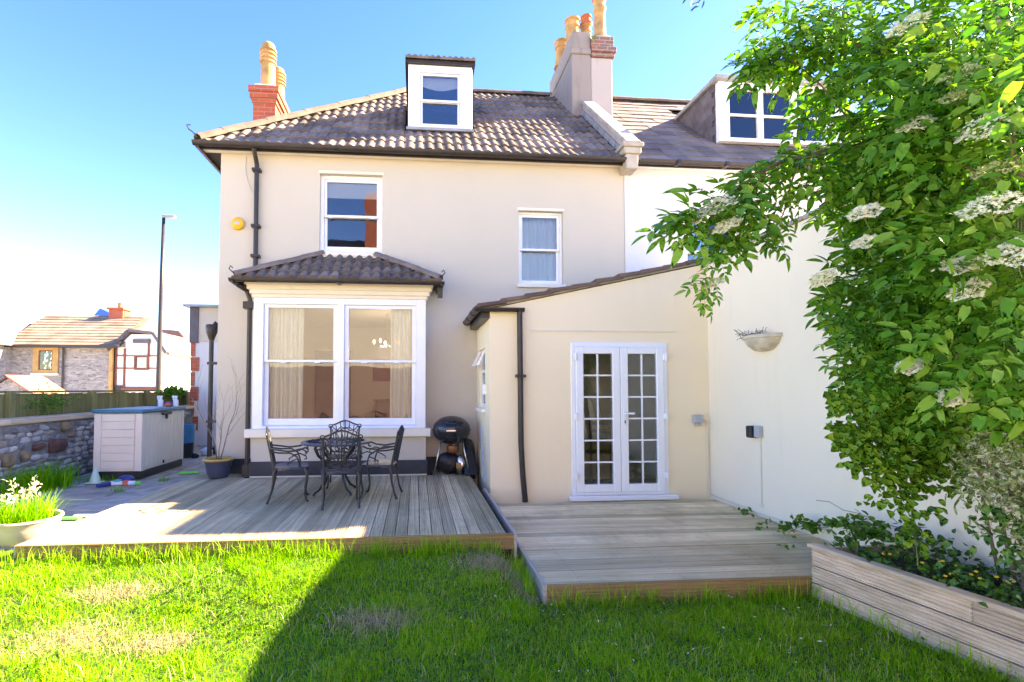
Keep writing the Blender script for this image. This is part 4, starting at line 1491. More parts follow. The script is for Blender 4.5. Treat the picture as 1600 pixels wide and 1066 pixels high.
def make_chair():
    """ornate armchair facing +Y, origin on the floor under the seat"""
    t = empty('garden_chair', (0, 0, 0))
    sz, w, dp_ = .385, .40, .38
    seat = MB()
    n = 20
    top, bot = [], []
    for k in range(n):
        a = 2 * math.pi * k / n
        ex_ = 3.2
        c, s_ = math.cos(a), math.sin(a)
        r = 1 / ((abs(c) ** ex_ + abs(s_) ** ex_) ** (1 / ex_))
        top.append((w / 2 * r * c * 1.05, dp_ / 2 * r * s_, sz + .008 * math.cos(2 * a)))
        bot.append((w / 2 * r * c * 1.03, dp_ / 2 * r * s_ * .98, sz - .024 + .010 * math.cos(4 * a)))
    inner = [(x * .5, y_ * .5, sz - .010) for x, y_, z in top]
    seat.add(top + bot + inner + [(0, 0, sz - .012)], [(k, (k + 1) % n, n + (k + 1) % n, n + k) for k in range(n)]
             + [(k, 2 * n + k, 2 * n + (k + 1) % n, (k + 1) % n) for k in range(n)] + [(2 * n + k, 3 * n, 2 * n + (k + 1) % n) for k in range(n)]
             + [tuple(range(2 * n - 1, n - 1, -1))])
    seat.build('seat', M['iron_seat'], t, smooth=True, auto=50)
    for sx in (-1, 1):
        fl = MB()
        fl.tube([(sx * .17, .15, sz - .01), (sx * .195, .175, sz - .06), (sx * .19, .17, .22), (sx * .172, .155, .10), (sx * .178, .17, .03), (sx * .19, .19, .008)], [.022, .020, .013, .011, .012, .015], 7)
        fl.build('leg', M['iron'], t, smooth=True, auto=60)
        bl_ = MB()
        bl_.tube([(sx * .17, -.15, sz - .01), (sx * .185, -.17, sz - .06), (sx * .182, -.175, .22), (sx * .178, -.20, .10), (sx * .185, -.235, .008)], [.020, .018, .013, .011, .014], 7)
        bl_.build('leg', M['iron'], t, smooth=True, auto=60)
    # backrest in its own plane, leaning back
    bk = MB()
    yb = -.175
    def lean(pts):
        return [(x, yb - (z - sz) * .20, z) for x, y_, z in pts]
    H = .805
    for sx in (-1, 1):
        bk.tube(lean([(sx * .175, 0, sz - .02), (sx * .18, 0, .55), (sx * .185, 0, .70), (sx * .19, 0, .745)]), .012, 6)
        bk.tube(lean(spiral(0, sx * .19, .745, .022, .022, 0, 1, 12)), .007, 5)
        bk.tube(lean([(sx * .17, 0, .755), (sx * .11, 0, .775), (sx * .05, 0, .805), (0, 0, .815)]), .010, 6)
        # lotus-like fans of thin bars
        for q, (x0, x1, z1) in enumerate(((.0, .165, .70), (.0, .12, .755), (.0, .06, .79))):
            bk.tube(lean([(sx * (.02 + q * .004), 0, .47), (sx * (x0 + .4 * x1), 0, .50 + .05 * q), (sx * (x0 + .85 * x1), 0, .58 + .05 * q), (sx * x1, 0, z1)]), .0065, 5)
        bk.tube(lean([(sx * .175, 0, .50), (sx * .13, 0, .53), (sx * .10, 0, .47), (sx * .06, 0, .43), (sx * .02, 0, .46)]), .0065, 5)
        bk.tube(lean([(sx * .18, 0, .64), (sx * .10, 0, .69), (sx * .05, 0, .735), (0, 0, .70)]), .0065, 5)
        bk.tube(lean([(sx * .17, 0, .745), (sx * .13, 0, .70), (sx * .07, 0, .68), (0, 0, .735)]), .0065, 5)
        bk.tube(lean(spiral(0, sx * .10, .455, .045, .012, 90, 1.2)), .006, 5)
    bk.tube(lean([(-.175, 0, .415), (0, 0, .405), (.175, 0, .415)]), .010, 6)
    bk.tube(lean([(0, 0, .41), (0, 0, .6), (0, 0, .81)]), .007, 5)
    bk.build('backrest', M['iron'], t, smooth=True, auto=60)
    for sx in (-1, 1):
        ar = MB()
        x = sx * .205
        ar.tube([(sx * .183, -.225, .60), (x, -.14, .585), (x * 1.05, -.02, .565), (x * 1.08, .09, .575), (x * 1.08, .15, .60), (x * 1.06, .185, .585), (x * 1.05, .18, .555), (x * 1.05, .15, .55)], .010, 6)
        ar.tube([(sx * .183, -.22, .57), (x, -.12, .55), (x * 1.03, .0, .545), (x * 1.05, .07, .50), (x, .09, .44), (sx * .19, .10, sz)], .009, 6)
        ar.tube([(x * 1.03, .02, .52), (x * 1.05, .10, .54), (x * 1.06, .16, .51), (x * 1.04, .17, .48), (x * 1.03, .145, .475)], .0075, 5)
        ar.tube([(x * 1.02, .07, .48), (x, .02, .46), (x * .98, -.03, .43), (sx * .195, -.02, .41)], .007, 5)
        ar.build('armrest', M['iron'], t, smooth=True, auto=60)
    return t

chair = make_chair()
CG = 'ornate chairs round the garden table'
spots = [((-.80, 5.42), 9, 'dark ornate cast metal chair nearest the camera, its back turned to us'),
         ((-1.40, 5.72), -78, 'dark ornate cast metal chair at the left end of the garden table'),
         ((-.42, 5.83), 82, 'dark ornate cast metal chair at the right end of the table, beside the barbecue'),
         ((-.93, 6.50), 184, 'dark ornate cast metal chair between the garden table and the bay')]
for i, ((x, y), a, lab) in enumerate(spots):
    c = chair if i == 0 else copy_tree(chair)
    c.location = (x, y, DECK_U + .002)
    c.rotation_euler = (0, 0, math.radians(a))
    tag(c, lab, 'chair', CG)

tb_ = empty('garden_table', (-.96, 6.06, DECK_U + .002), 'round dark cast metal garden table on the upper deck', 'table')
tx, ty, tz = -.96, 6.06, DECK_U + .002
tp = MB().lathe([(.36, .585), (.40, .590), (.408, .602), (.40, .615), (.36, .617), (.0, .612)], (tx, ty, tz), 32)
tp.build('table_top', M['iron_seat'], tb_, smooth=True, auto=50)
rim = MB()
for k in range(24):                                          # pierced petals around the rim
    a = 2 * math.pi * k / 24
    rim.tube([(tx + .20 * math.cos(a), ty + .20 * math.sin(a), tz + .618), (tx + .34 * math.cos(a + .1), ty + .34 * math.sin(a + .1), tz + .620)], .006, 4)
rim.build('top_pattern', M['iron'], tb_)
for k in range(4):
    a = math.radians(45 + 90 * k)
    c, s_ = math.cos(a), math.sin(a)
    lg = MB()
    lg.tube([(tx + r * c, ty + r * s_, tz + z) for r, z in ((.27, .585), (.285, .55), (.24, .46), (.16, .40), (.13, .30), (.15, .18), (.22, .07), (.29, .03), (.30, .008))],
            [.018, .020, .018, .017, .016, .015, .014, .014, .016], 7)
    lg.tube([(tx + r * c, ty + r * s_, tz + z) for r, z in ((.26, .53), (.16, .55), (.10, .50), (.12, .45), (.17, .46))], .008, 5)
    lg.build('leg', M['iron'], tb_, smooth=True, auto=60)
MB().tube([(tx + .14 * math.cos(t * .524), ty + .14 * math.sin(t * .524), tz + .35) for t in range(12)], .010, 6, True).build('stretcher_ring', M['iron'], tb_, smooth=True)

# ------------------------------------------------------------------ kettle barbecue and what is stuffed under it
bq = empty('kettle_barbecue', (.52, 7.22, DECK_U), 'black kettle barbecue on a tripod in the corner by the extension', 'barbecue')
bx, by = .52, 7.22
R = .272
bowl = [(R * math.sin(math.radians(t)), .965 - .20 * math.cos(math.radians(t))) for t in range(8, 91, 9)]
MB().lathe(bowl + [(R, .968)], (bx, by, 0), 28).build('bowl', M['enamel'], bq, smooth=True, auto=50)
lid = [(R + .012, .972), (R + .012, .990), (R, .995)] + [(R * math.cos(math.radians(t)), .995 + .185 * math.sin(math.radians(t))) for t in range(8, 90, 9)] + [(.0, 1.18)]
lo = MB().lathe(lid, (bx, by, 0), 28).build('lid', M['enamel'], bq, smooth=True, auto=50)
MB().tube([(bx - .09, by - R + .03, 1.07), (bx - .09, by - R - .03, 1.085), (bx + .05, by - R - .03, 1.085), (bx + .05, by - R + .03, 1.07)], .012, 6).build('lid_handle', M['black_pl'], lo)
MB().box(bx - .10, bx + .04, by - R - .045, by - R - .008, .975, 1.0).build('thermometer_bar', M['chrome'], lo, bevel=.006)
MB().tube([(bx + .06, by - R + .01, .93), (bx + .07, by - R - .08, .92), (bx + .07, by - R - .09, .82), (bx + .06, by - R - .06, .78)], .016, 7).build('side_handle', M['black_pl'], bq, smooth=True)
for a in (205, 330, 88):
    c, s_ = math.cos(math.radians(a)), math.sin(math.radians(a))
    MB().tube([(bx + .17 * c, by + .17 * s_, .84), (bx + .29 * c, by + .25 * s_, DECK_U + .004)], .011, 7).build('leg', M['chrome'], bq, smooth=True)
MB().lathe([(.02, .64), (.075, .645), (.09, .67), (.092, .74), (.085, .75), (.085, .69), (.0, .68)], (bx + .02, by, 0), 18).build('ash_catcher', M['copper'], bq, smooth=True, auto=50)
MB().tube([(bx + .02, by, .68), (bx + .02, by, .79)], .012, 6).build('catcher_stem', M['chrome'], bq)
def lump(c, r, seed, sq=(1, 1, 1), n1=12, n2=9, amp=.25):
    rr = random.Random(seed)
    ph = [rr.uniform(0, 6.28) for _ in range(6)]
    vs, fs = [], []
    for i in range(n2 + 1):
        th = math.pi * i / n2
        for j in range(n1):
            a = 2 * math.pi * j / n1
            k = 1 + amp * (math.sin(3 * a + ph[0] + 2 * th) * .5 + math.sin(5 * th + ph[1]) * .3 + math.sin(2 * a - 3 * th + ph[2]) * .4)
            vs.append((c[0] + r * sq[0] * k * math.sin(th) * math.cos(a), c[1] + r * sq[1] * k * math.sin(th) * math.sin(a), c[2] + r * sq[2] * k * math.cos(th)))
    for i in range(n2):
        for j in range(n1):
            fs.append((i * n1 + j, i * n1 + (j + 1) % n1, (i + 1) * n1 + (j + 1) % n1, (i + 1) * n1 + j))
    return MB().add(vs, fs)
bag = lump((bx - .04, by + .06, DECK_U + .16), .16, 3, (1.1, .9, 1.0), 16, 12, .12).build('charcoal_bag', M['black_bag'], smooth=True)
tag(bag, 'black plastic bag pushed under the kettle barbecue', 'bag')
bag2 = empty('cover_bag', (bx + .14, by + .0, DECK_U), 'crumpled silver and orange bag under the barbecue, beside the black one', 'bag')
lump((bx + .13, by + .02, DECK_U + .13), .10, 8, (.9, .8, 1.3), 14, 10, .18).build('packet', M['chrome'], bag2, smooth=True)
MB().box(bx + .06, bx + .13, by - .10, by - .085, DECK_U + .10, DECK_U + .18).build('printed_panel', M['pot_buff'], bag2)
cov = MB().add([(.70, 7.05, .34), (.90, 7.08, .34), (.905, 7.5, .34), (.68, 7.5, .34), (.72, 7.3, .78), (.86, 7.28, .72), (.87, 7.48, .8), (.72, 7.5, .86)],
               [(0, 1, 5, 4), (1, 2, 6, 5), (2, 3, 7, 6), (3, 0, 4, 7), (4, 5, 6, 7)]).build('folded_cover', M['black_bag'], bevel=.03)
tag(cov, 'folded black cover leaning in the corner behind the barbecue', 'cover')
stk = MB().tube([(.915, 6.95, 1.02), (.91, 6.75, .72), (.905, 6.45, .36)], .009, 6).build('cane', M['chrome'])
tag(stk, 'thin pale cane leaning on the extension flank wall', 'cane')

# ------------------------------------------------------------------ pot with a bare shrub beside the bay
pt = empty('glazed_pot', (-2.76, 7.22, DECK_U), 'slate blue glazed pot with ochre rim by the house corner', 'plant pot')
MB().lathe([(.10, .0), (.125, .01), (.15, .09), (.175, .20), (.185, .235)], (-2.76, 7.22, DECK_U + .002), 24).build('pot_body', M['glaze'], pt, smooth=True, auto=50)
MB().lathe([(.185, .236), (.205, .245), (.21, .26), (.20, .275), (.175, .272), (.17, .24)], (-2.76, 7.22, DECK_U + .002), 24).build('rim', M['glaze_rim'], pt, smooth=True, auto=50)
MB().lathe([(.0, .245), (.172, .24)], (-2.76, 7.22, DECK_U + .002), 20).build('soil', M['soil'], pt)
bs = empty('bare_shrub', (-2.76, 7.22, DECK_U + .24), 'leafless straggly shrub growing in the blue glazed pot', 'shrub')
rr = random.Random(12)
def twigs(mb, p, d_, ln, r, depth):
    pts, rads = [p], [r]
    q = p
    for k in range(5):
        d_ = (d_ + Vector((rr.uniform(-.22, .22), rr.uniform(-.2, .2), rr.uniform(-.05, .15)))).normalized()
        q = q + d_ * ln / 5
        pts.append(q)
        rads.append(max(.0013, r * (1 - .13 * (k + 1))))
        if depth > 0 and k > 0 and rr.random() < .75:
            twigs(mb, q, (d_ + Vector((rr.uniform(-.8, .8), rr.uniform(-.5, .5), rr.uniform(-.1, .5)))).normalized(), ln * .55, rads[-1] * .65, depth - 1)
    mb.tube(pts, rads, 5)
sh = MB()
twigs(sh, Vector((-2.78, 7.22, DECK_U + .24)), Vector((-.15, 0, 1)), .95, .011, 2)
twigs(sh, Vector((-2.74, 7.22, DECK_U + .24)), Vector((.28, 0, 1)), .85, .010, 2)
twigs(sh, Vector((-2.76, 7.24, DECK_U + .24)), Vector((.05, .1, 1)), .7, .008, 2)
sh.build('stems', M['twig'], bs, smooth=True)

# ------------------------------------------------------------------ storage box by the stone wall
sx0, sx1, sy0, sy1 = -4.82, -4.13, 7.86, 9.22
sbx = empty('storage_box', ((sx0 + sx1) / 2, (sy0 + sy1) / 2, .2), 'beige plastic garden storage box with teal lid on the path', 'storage box')
body = MB()
body.box(sx0 + .015, sx1 - .015, sy0 + .015, sy1 - .015, .33, 1.20)
for a in (sx0, sx1 - .10):
    body.box(a, a + .10, sy0, sy0 + .10, .33, 1.20)
    body.box(a, a + .10, sy1 - .10, sy1, .33, 1.20)
body.build('body', M['resin'], sbx, bevel=.006)
for k in range(7):
    z = .37 + k * .118
    MB().box(sx0 + .11, sx1 - .11, sy0 + .002, sy0 + .014, z, z + .108).build('panel', M['resin'], sbx, bevel=.004)
for k in range(9):
    yy = sy0 + .11 + k * (sy1 - sy0 - .22) / 9
    MB().box(sx1 - .014, sx1 - .003, yy + .005, yy + (sy1 - sy0 - .22) / 9 - .005, .37, 1.17).build('panel', M['resin'], sbx, bevel=.004)
MB().box(sx0 + .01, sx1 - .01, sy0 + .01, sy1 - .01, .215, .329).build('base', M['black_pl'], sbx, bevel=.01)
MB().box(sx0 + .05, sx1 - .03, sy0 + .05, sy1 + .02, .195, .214).build('batten', M['fence'], sbx)
MB().box(sx0 - .025, sx1 + .025, sy0 - .025, sy1 + .025, 1.205, 1.262).build('lid', M['teal'], sbx, bevel=.014)
MB().box(sx1 + .000, sx1 + .03, 8.42, 8.72, 1.15, 1.19).box(sx1 + .0, sx1 + .022, 8.55, 8.61, 1.08, 1.15).build('latch', M['black_pl'], sbx, bevel=.006)
MB().box(sx1 - .002, sx1 + .012, 8.50, 8.53, .36, .41).build('catch', M['black_pl'], sbx)

M['bottle_w'] = plain('white_bottle', (0.75, 0.78, 0.84), 0.35, 0.05, 9)
M['purple'] = plain('purple_plastic', (0.12, 0.04, 0.25), 0.4, 0.1, 9)
M['coral'] = plain('coral_plastic', (0.72, 0.16, 0.09), 0.4, 0.1, 9)
M['lime'] = plain('lime_plastic', (0.10, 0.72, 0.09), 0.4, 0.1, 9)
M['blue_pl'] = plain('blue_plastic', (0.03, 0.20, 0.36), 0.4, 0.1, 9)
M['mint'] = plain('mint_plastic', (0.55, 0.68, 0.52), 0.5, 0.1, 9)
M['navy'] = plain('navy_plastic', (0.03, 0.05, 0.20), 0.4, 0.1, 9)
M['turq'] = plain('turquoise_plastic', (0.05, 0.45, 0.50), 0.4, 0.1, 9)
def bottle(name, x, y, z, mat, lab, cap):
    b_ = empty(name, (x, y, z), lab, 'bottle', 'bottles on the storage box lid')
    MB().lathe([(.0, 0), (.04, 0), (.042, .02), (.042, .10), (.018, .14), (.018, .15)], (x, y, z), 12).build('bottle_body', mat, b_, smooth=True, auto=40)
    MB().box(x - .06, x + .025, y - .015, y + .015, z + .15, z + .19).box(x - .055, x - .03, y - .01, y + .01, z + .11, z + .15).build('trigger', cap, b_, bevel=.006)
bottle('spray_bottle', -4.42, 8.98, 1.263, M['bottle_w'], 'white spray bottle on the teal lid, leftmost of the bottles', M['bottle_w'])
bottle('spray_bottle', -4.20, 9.05, 1.263, M['bottle_w'], 'white spray bottle on the teal lid, nearest its right end', M['bottle_w'])
pb_ = MB().lathe([(.0, 0), (.05, 0), (.055, .04), (.04, .08), (.0, .085)], (-4.32, 9.05, 1.263), 12).build('purple_tub', M['purple'], smooth=True, auto=40)
tag(pb_, 'small purple tub between the spray bottles on the lid', 'tub')
cbn = lump((-4.28, 8.93, 1.297), .04, 2, (1.4, .8, .8)).build('coral_sponge', M['coral'], smooth=True)
tag(cbn, 'coral coloured sponge on the teal lid of the storage box', 'sponge')

bn = empty('lidded_bin', (-4.63, 10.3, .2), 'black bin with blue upper half behind the storage box', 'bin')
MB().lathe([(.0, 0), (.16, 0), (.175, .30)], (-4.60, 10.3, .2), 16).build('bin_base', M['black_pl'], bn, smooth=True, auto=40)
MB().lathe([(.178, .30), (.20, .66), (.19, .67), (.17, .32)], (-4.60, 10.3, .2), 16).build('bin_body', M['blue_pl'], bn, smooth=True, auto=40)
jk = MB()
for q, (x, y, s_) in enumerate(((-4.30, 10.6, .10), (-4.12, 10.8, .12), (-4.0, 11.1, .10), (-4.35, 10.2, .06))):
    o = lump((x, y, .2 + s_ * .8), s_, q + 30, (1.2, 1, .8)).build('litter_bag', M['black_bag'] if q % 2 else M['bottle_w'], smooth=True)
    tag(o, ['white crumpled bag on the path beside the blue bin', 'black crumpled bag on the path, left of the drainpipe foot', 'white crumpled bag on the path, farthest back by the wall', 'small black crumpled bag in front of the blue bin'][q], 'bag', 'bags dumped at the end of the path')

cn_ = empty('toy_cone', (-4.66, 7.66, .2), 'small pale green plastic cone against the stone wall', 'cone')
MB().lathe([(.075, .018), (.02, .21), (.012, .215), (.0, .215)], (-4.66, 7.66, .2), 14).build('cone_body', M['mint'], cn_, smooth=True, auto=50)
MB().box(-4.755, -4.565, 7.565, 7.755, .203, .218).build('cone_base', M['mint'], cn_, bevel=.01)
tg = empty('toy_blaster', (-4.15, 7.42, .2), 'white and turquoise toy blaster with orange band lying on path', 'toy')
MB().box(-4.32, -3.98, 7.40, 7.46, .205, .265).build('barrel', M['bottle_w'], tg, bevel=.015)
MB().box(-4.14, -4.06, 7.392, 7.468, .203, .272).build('orange_band', M['coral'], tg, bevel=.01)
MB().beam((-4.30, 7.43, .235), (-4.42, 7.30, .225), .06, .05).build('grip', M['navy'], tg, bevel=.01)
MB().box(-3.98, -3.90, 7.41, 7.45, .212, .252).build('muzzle', M['lime'], tg, bevel=.008)
MB().box(-4.26, -4.18, 7.395, 7.465, .264, .285).build('slide', M['turq'], tg, bevel=.005)
hl = lump((-4.17, 7.56, .265), .085, 51, (1.3, .9, .75), 14, 10, .08).build('toy_helmet', M['navy'], smooth=True)
tag(hl, 'navy and white toy helmet lying behind the toy blaster', 'toy')
st_ = MB().tube([(-3.78, 8.30, .222), (-3.50, 8.36, .222)], .022, 8).build('lime_tube', M['lime'])
tag(st_, 'bright lime green plastic tube lying on the path by the deck', 'toy')
tray = MB().box(-3.64, -3.30, 5.62, 5.70, .205, .23).build('white_spatula', M['bottle_w'], bevel=.008)
tag(tray, 'flat white plastic strip on the path behind the cream bowl', 'strip')
tr2 = MB().box(-3.70, -3.52, 5.52, 5.60, .205, .228).build('lime_trowel', M['lime'], bevel=.006)
tag(tr2, 'lime green plastic trowel on the path beside the cream bowl', 'toy')

# ------------------------------------------------------------------ cream bowl at the deck corner and a dark pot
cb = empty('bowl_planter', (-3.56, 4.78, .19), 'wide cream plastic bowl planter at the front left deck corner', 'plant pot')
bcx, bcy = -3.48, 4.78
MB().lathe([(.0, .0), (.16, .0), (.21, .06), (.24, .15), (.255, .205), (.268, .215), (.263, .232), (.24, .228), (.225, .18)], (bcx, bcy, .20), 30).build('pot_body', M['bowl'], cb, smooth=True, auto=45)
MB().lathe([(.0, .20), (.232, .195)], (bcx, bcy, .20), 24).build('soil', M['soil'], cb)
dk = MB().lathe([(.0, 0), (.13, 0), (.16, .22), (.175, .23), (.17, .25), (.14, .24), (.0, .22)], (-4.30, 5.35, .02), 18).build('dark_pot', M['black_pl'], smooth=True, auto=45)
tag(dk, 'dark round pot at the left edge, behind the cream bowl', 'plant pot')

# ------------------------------------------------------------------ rubble wall with timber rail, and the fence behind it
WX = -5.40
rwl = empty('rubble_wall', (WX - .15, 8.5, 0), 'low rubble stone wall with timber coping behind the storage box', 'wall')
MB().box(WX - .32, WX, 4.0, 13.2, -.02, 1.09).build('core', M['mortar'], rwl)
def stone_mesh(seed):
    rr = random.Random(seed)
    vs, fs = [], []
    n1, n2 = 8, 4
    ph = [rr.uniform(0, 6.28) for _ in range(4)]
    for i in range(n2):                                      # front bulge: rings shrinking towards the face
        f = (1.0, .97, .86, .50)[i]
        dx = (0, .35, .80, .98)[i]
        for j in range(n1):
            a = 2 * math.pi * j / n1 + ph[0]
            c, s_ = math.cos(a), math.sin(a)
            k = 1 / ((abs(c) ** 5 + abs(s_) ** 5) ** (1 / 5)) * (1 + .16 * math.sin(2 * a + ph[1]) + .10 * math.sin(3 * a + ph[2]))
            vs.append((dx * (1 + .15 * math.sin(a + ph[3])), .5 * k * c * f, .5 * k * s_ * f))
    vs.append((1.0, 0, 0))
    for i in range(n2 - 1):
        for j in range(n1):
            fs.append((i * n1 + j, i * n1 + (j + 1) % n1, (i + 1) * n1 + (j + 1) % n1, (i + 1) * n1 + j))
    for j in range(n1):
        fs.append(((n2 - 1) * n1 + j, (n2 - 1) * n1 + (j + 1) % n1, n2 * n1))
    return MB().add(vs, fs)
t = NT('rubble_stone')
oi = t.n("ShaderNodeObjectInfo")
base = t.ramp(oi.outputs["Random"], [(0.0, (.20, .19, .19)), (.3, (.34, .32, .32)), (.55, (.48, .455, .44)), (.8, (.64, .60, .56)), (.93, (.34, .22, .16)), (1.0, (.64, .59, .53))])
mot = t.ramp(t.noise(t.pos(), 30, 6, .7), [(.3, .6), (.7, 1.15)])
base = t.mix(1.0, base, mot, 'MULTIPLY')
M['stone'] = t.done(t.principled(base, .85, t.bump(t.noise(t.pos(), 55, 6), .6, .01), 0, .25))
M['stone_red'] = plain('red_sandstone', (0.17, 0.075, 0.06), .85, .35, 12, .6, 50)
M['stone_tan'] = plain('tan_sandstone', (0.28, 0.19, 0.11), .85, .35, 12, .6, 50)
smesh = [mesh_of(stone_mesh(s_), 'stone', M['stone'], smooth=True) for s_ in range(6)]
big = [(7.95, .72, .34, .24, 'r'), (7.58, .74, .22, .10, 'r'), (7.05, .63, .26, .17, 't'), (7.32, .66, .17, .14, 't'), (8.12, 1.0, .28, .13, 't')]
bigme = {'r': mesh_of(stone_mesh(41), 'stone', M['stone_red'], smooth=True), 't': mesh_of(stone_mesh(43), 'stone', M['stone_tan'], smooth=True)}
taken = []
for yy, zz, w, h, m in big:
    inst('stone', bigme[m], rwl, (WX - .01, yy, zz), (rr.uniform(-.2, .2), 0, 0), (.075, w, h))
    taken.append((yy, zz, w / 2, h / 2))
rr = random.Random(77)
z = .20
cnt = 0
while z < 1.03:
    h = rr.uniform(.05, .095)
    yy = 5.9 + rr.uniform(0, .1)
    while yy < 12.0:
        far = yy > 8.6
        w = rr.uniform(.07, .21) * (1.7 if far else 1)
        hh = h * rr.uniform(.8, 1.15)
        cy, cz = yy + w / 2, z + h / 2 + rr.uniform(-.01, .01)
        ok = all(abs(cy - a) > w / 2 + c_ * .8 or abs(cz - b) > hh / 2 + d_ * .8 for a, b, c_, d_ in taken)
        hidden = 8.75 < yy < 9.9                              # stands behind the storage box
        if ok and not hidden and cnt < 294:
            inst('stone', rr.choice(smesh), rwl, (WX - .012, cy, cz), (rr.uniform(-.25, .25), 0, 0), (rr.uniform(.022, .05), w * .97, hh * .98))
            cnt += 1
        yy += w + rr.uniform(.004, .015)
    z += h + rr.uniform(.002, .010)
for a, b in ((4.0, 7.05), (7.06, 10.2), (10.21, 13.2)):
    MB().box(WX - .34, WX + .05, a, b, 1.092, 1.165).build('coping_board', M['sleeper'], rwl, bevel=.008)

FX = -5.80
fn = empty('timber_fence', (FX, 9, 0), 'mossy timber fence showing above the rubble wall', 'fence')
bdm = mesh_of(MB().box(0, .018, 0, .118, .1, 1.50), 'board', M['fence'])
yy = 5.4
while yy < 14.0:
    inst('board', bdm, fn, (FX + rr.uniform(-.004, .004), yy, rr.uniform(-.012, .012)), (rr.uniform(-.01, .01), 0, 0))
    yy += .124
for yy in (5.75, 7.5, 9.28, 11.06, 12.84):
    MB().box(FX + .02, FX + .11, yy - .05, yy + .05, 0, 1.535).build('post', M['fence'], fn, bevel=.008)
MB().box(FX - .01, FX + .05, 5.4, 14.0, 1.515, 1.545).build('cap_rail', M['fence'], fn)

# ------------------------------------------------------------------ beyond the fence
# side building with quoins past the house corner
ob = empty('quoined_side_building', (-4.9, 13.5, 0), 'white side building with red quoins and slate-hung top past the house corner', 'building')
MB().box(-5.46, -3.6, 12.5, 16.0, 0, 2.72).build('wall', M['render_white'], ob)
MB().box(-5.30, -3.6, 12.48, 16, 2.72, 3.56).build('upper_wall', M['render'], ob)
MB().box(-5.50, -5.30, 12.45, 16, 2.69, 3.56).build('slate_hanging', M['slate'], ob)
MB().box(-5.62, -3.55, 12.35, 16.1, 3.562, 3.62).build('flat_roof', M['lead'], ob)
for k in range(7):
    z = .2 + k * .36
    w = .20 if k % 2 else .10
    MB().box(-5.475, -5.475 + w, 12.482, 12.6, z, z + .34).build('quoin', M['brick_red'], ob)
# downpipe and hopper on the flank of the main house
hp = MB()
hp.tube([(-3.17, 7.93, .25), (-3.17, 7.93, 2.36)], .036, 8)
hp.lathe([(.04, 0), (.06, .06), (.085, .12), (.09, .22), (.075, .24), (.02, .24)], (-3.17, 7.93, 2.33), 12)
hp.tube([(-3.17, 7.93, 2.50), (-3.12, 7.93, 2.60), (-3.02, 7.93, 2.52), (-2.94, 7.93, 2.42)], .03, 7)
hp.box(-3.22, -2.93, 7.90, 7.96, 1.05, 1.09)
hp.box(-3.22, -2.93, 7.90, 7.96, 1.95, 1.99)
hp.build('downpipe', M['gutter'], house, smooth=True, auto=40)

M['far_stone'] = rubble_mat('far_rubble', [(.17, .16, .165), (.33, .31, .30), (.24, .225, .23), (.45, .42, .39)], (.40, .37, .34), 4.0, (1, 1, 3.0))
M['far_tile'] = tile_mat('far_tile', (.29, .21, .15), (.36, .26, .185))
M['far_tile2'] = tile_mat('far_red_tile', (.34, .15, .10), (.40, .19, .13))
M['sand_trim'] = plain('sandstone_trim', (.50, .31, .12), .85, .2, 3)
M['timber_red'] = plain('timber_brown', (.22, .075, .05), .7, .2, 3)
M['far_white'] = plain('far_white_panel', (.82, .82, .82), .8, .05, 2)
M['tarp'] = plain('blue_tarpaulin', (.03, .16, .55), .5, .2, 1)
M['terr_roof'] = plain('shed_red_roof', (.48, .16, .10), .8, .2, 2)
def courses(parent, x0, x1, y0, z0, y1, z1, n, mat, x0t=None, x1t=None):
    """tile courses on a far roof, each a lapped strip"""
    x0t = x0 if x0t is None else x0t
    x1t = x1 if x1t is None else x1t
    for k in range(n):
        a, b = k / n, (k + 1.25) / n
        b = min(b, 1)
        f = lambda t_: (y0 + (y1 - y0) * t_, z0 + (z1 - z0) * t_)
        (ya, za), (yb, zb_) = f(a), f(b)
        xa0, xa1 = x0 + (x0t - x0) * a, x1 + (x1t - x1) * a
        xb0, xb1 = x0 + (x0t - x0) * b, x1 + (x1t - x1) * b
        MB().add([(xa0, ya, za + .07), (xa1, ya, za + .07), (xb1, yb, zb_ + .01), (xb0, yb, zb_ + .01), (xa0, ya, za), (xa1, ya, za)],
                 [(0, 1, 2, 3), (4, 5, 1, 0)]).build('tile_course', mat, parent)

sh_ = empty('stone_cottage', (-20, 33, 0), 'grey stone cottage with brown tiled roof beyond the fence', 'house')
MB().box(-22.9, -17.6, 30.0, 36.0, 0, 4.02).build('wall', M['far_stone'], sh_)
MB().box(-30, -22.9, 28.6, 36.0, 0, 4.02).build('wing_wall', M['far_stone'], sh_)
cr_ = MB()
cr_.extrude([(0, 29.7, 3.98), (0, 36.3, 3.98), (0, 33.0, 6.15)], (-23.2, 0, 0), (-16.9, 0, 0))
cro = cr_.build('roof', M['far_tile'], sh_)
courses(cro, -23.2, -16.9, 29.6, 4.0, 33.0, 6.2, 11, M['far_tile'], -23.2, -17.4)
wr = MB()
wr.extrude([(-30.2, 0, 3.98), (-22.5, 0, 3.98), (-24.6, 0, 6.3), (-30.2, 0, 6.3)], (0, 28.3, 0), (0, 36, 0))
wr.build('wing_roof', M['far_tile'], sh_)
for k in range(9):
    a = k / 9
    MB().box(-30.1, -22.45 - 2.1 * a, 28.2 + a * .1, 28.32 + a * .1, 4.0 + 2.3 * a, 4.04 + 2.3 * a).build('wing_course', M['far_tile'], sh_)
MB().box(-23.2, -16.9, 29.45, 29.6, 3.88, 4.02).build('gutter', M['gutter'], sh_)
fwn = MB()
ring(fwn, -21.75, -20.4, 2.45, 3.98, 29.93, 30.1, .30, .18, .22)
fo = fwn.build('window', M['sand_trim'], sh_)
ring_ = MB(); ring(ring_, -21.44, -20.71, 2.64, 3.75, 29.95, 30.0, .05)
ring_.build('frame', M['timber_red'], fo)
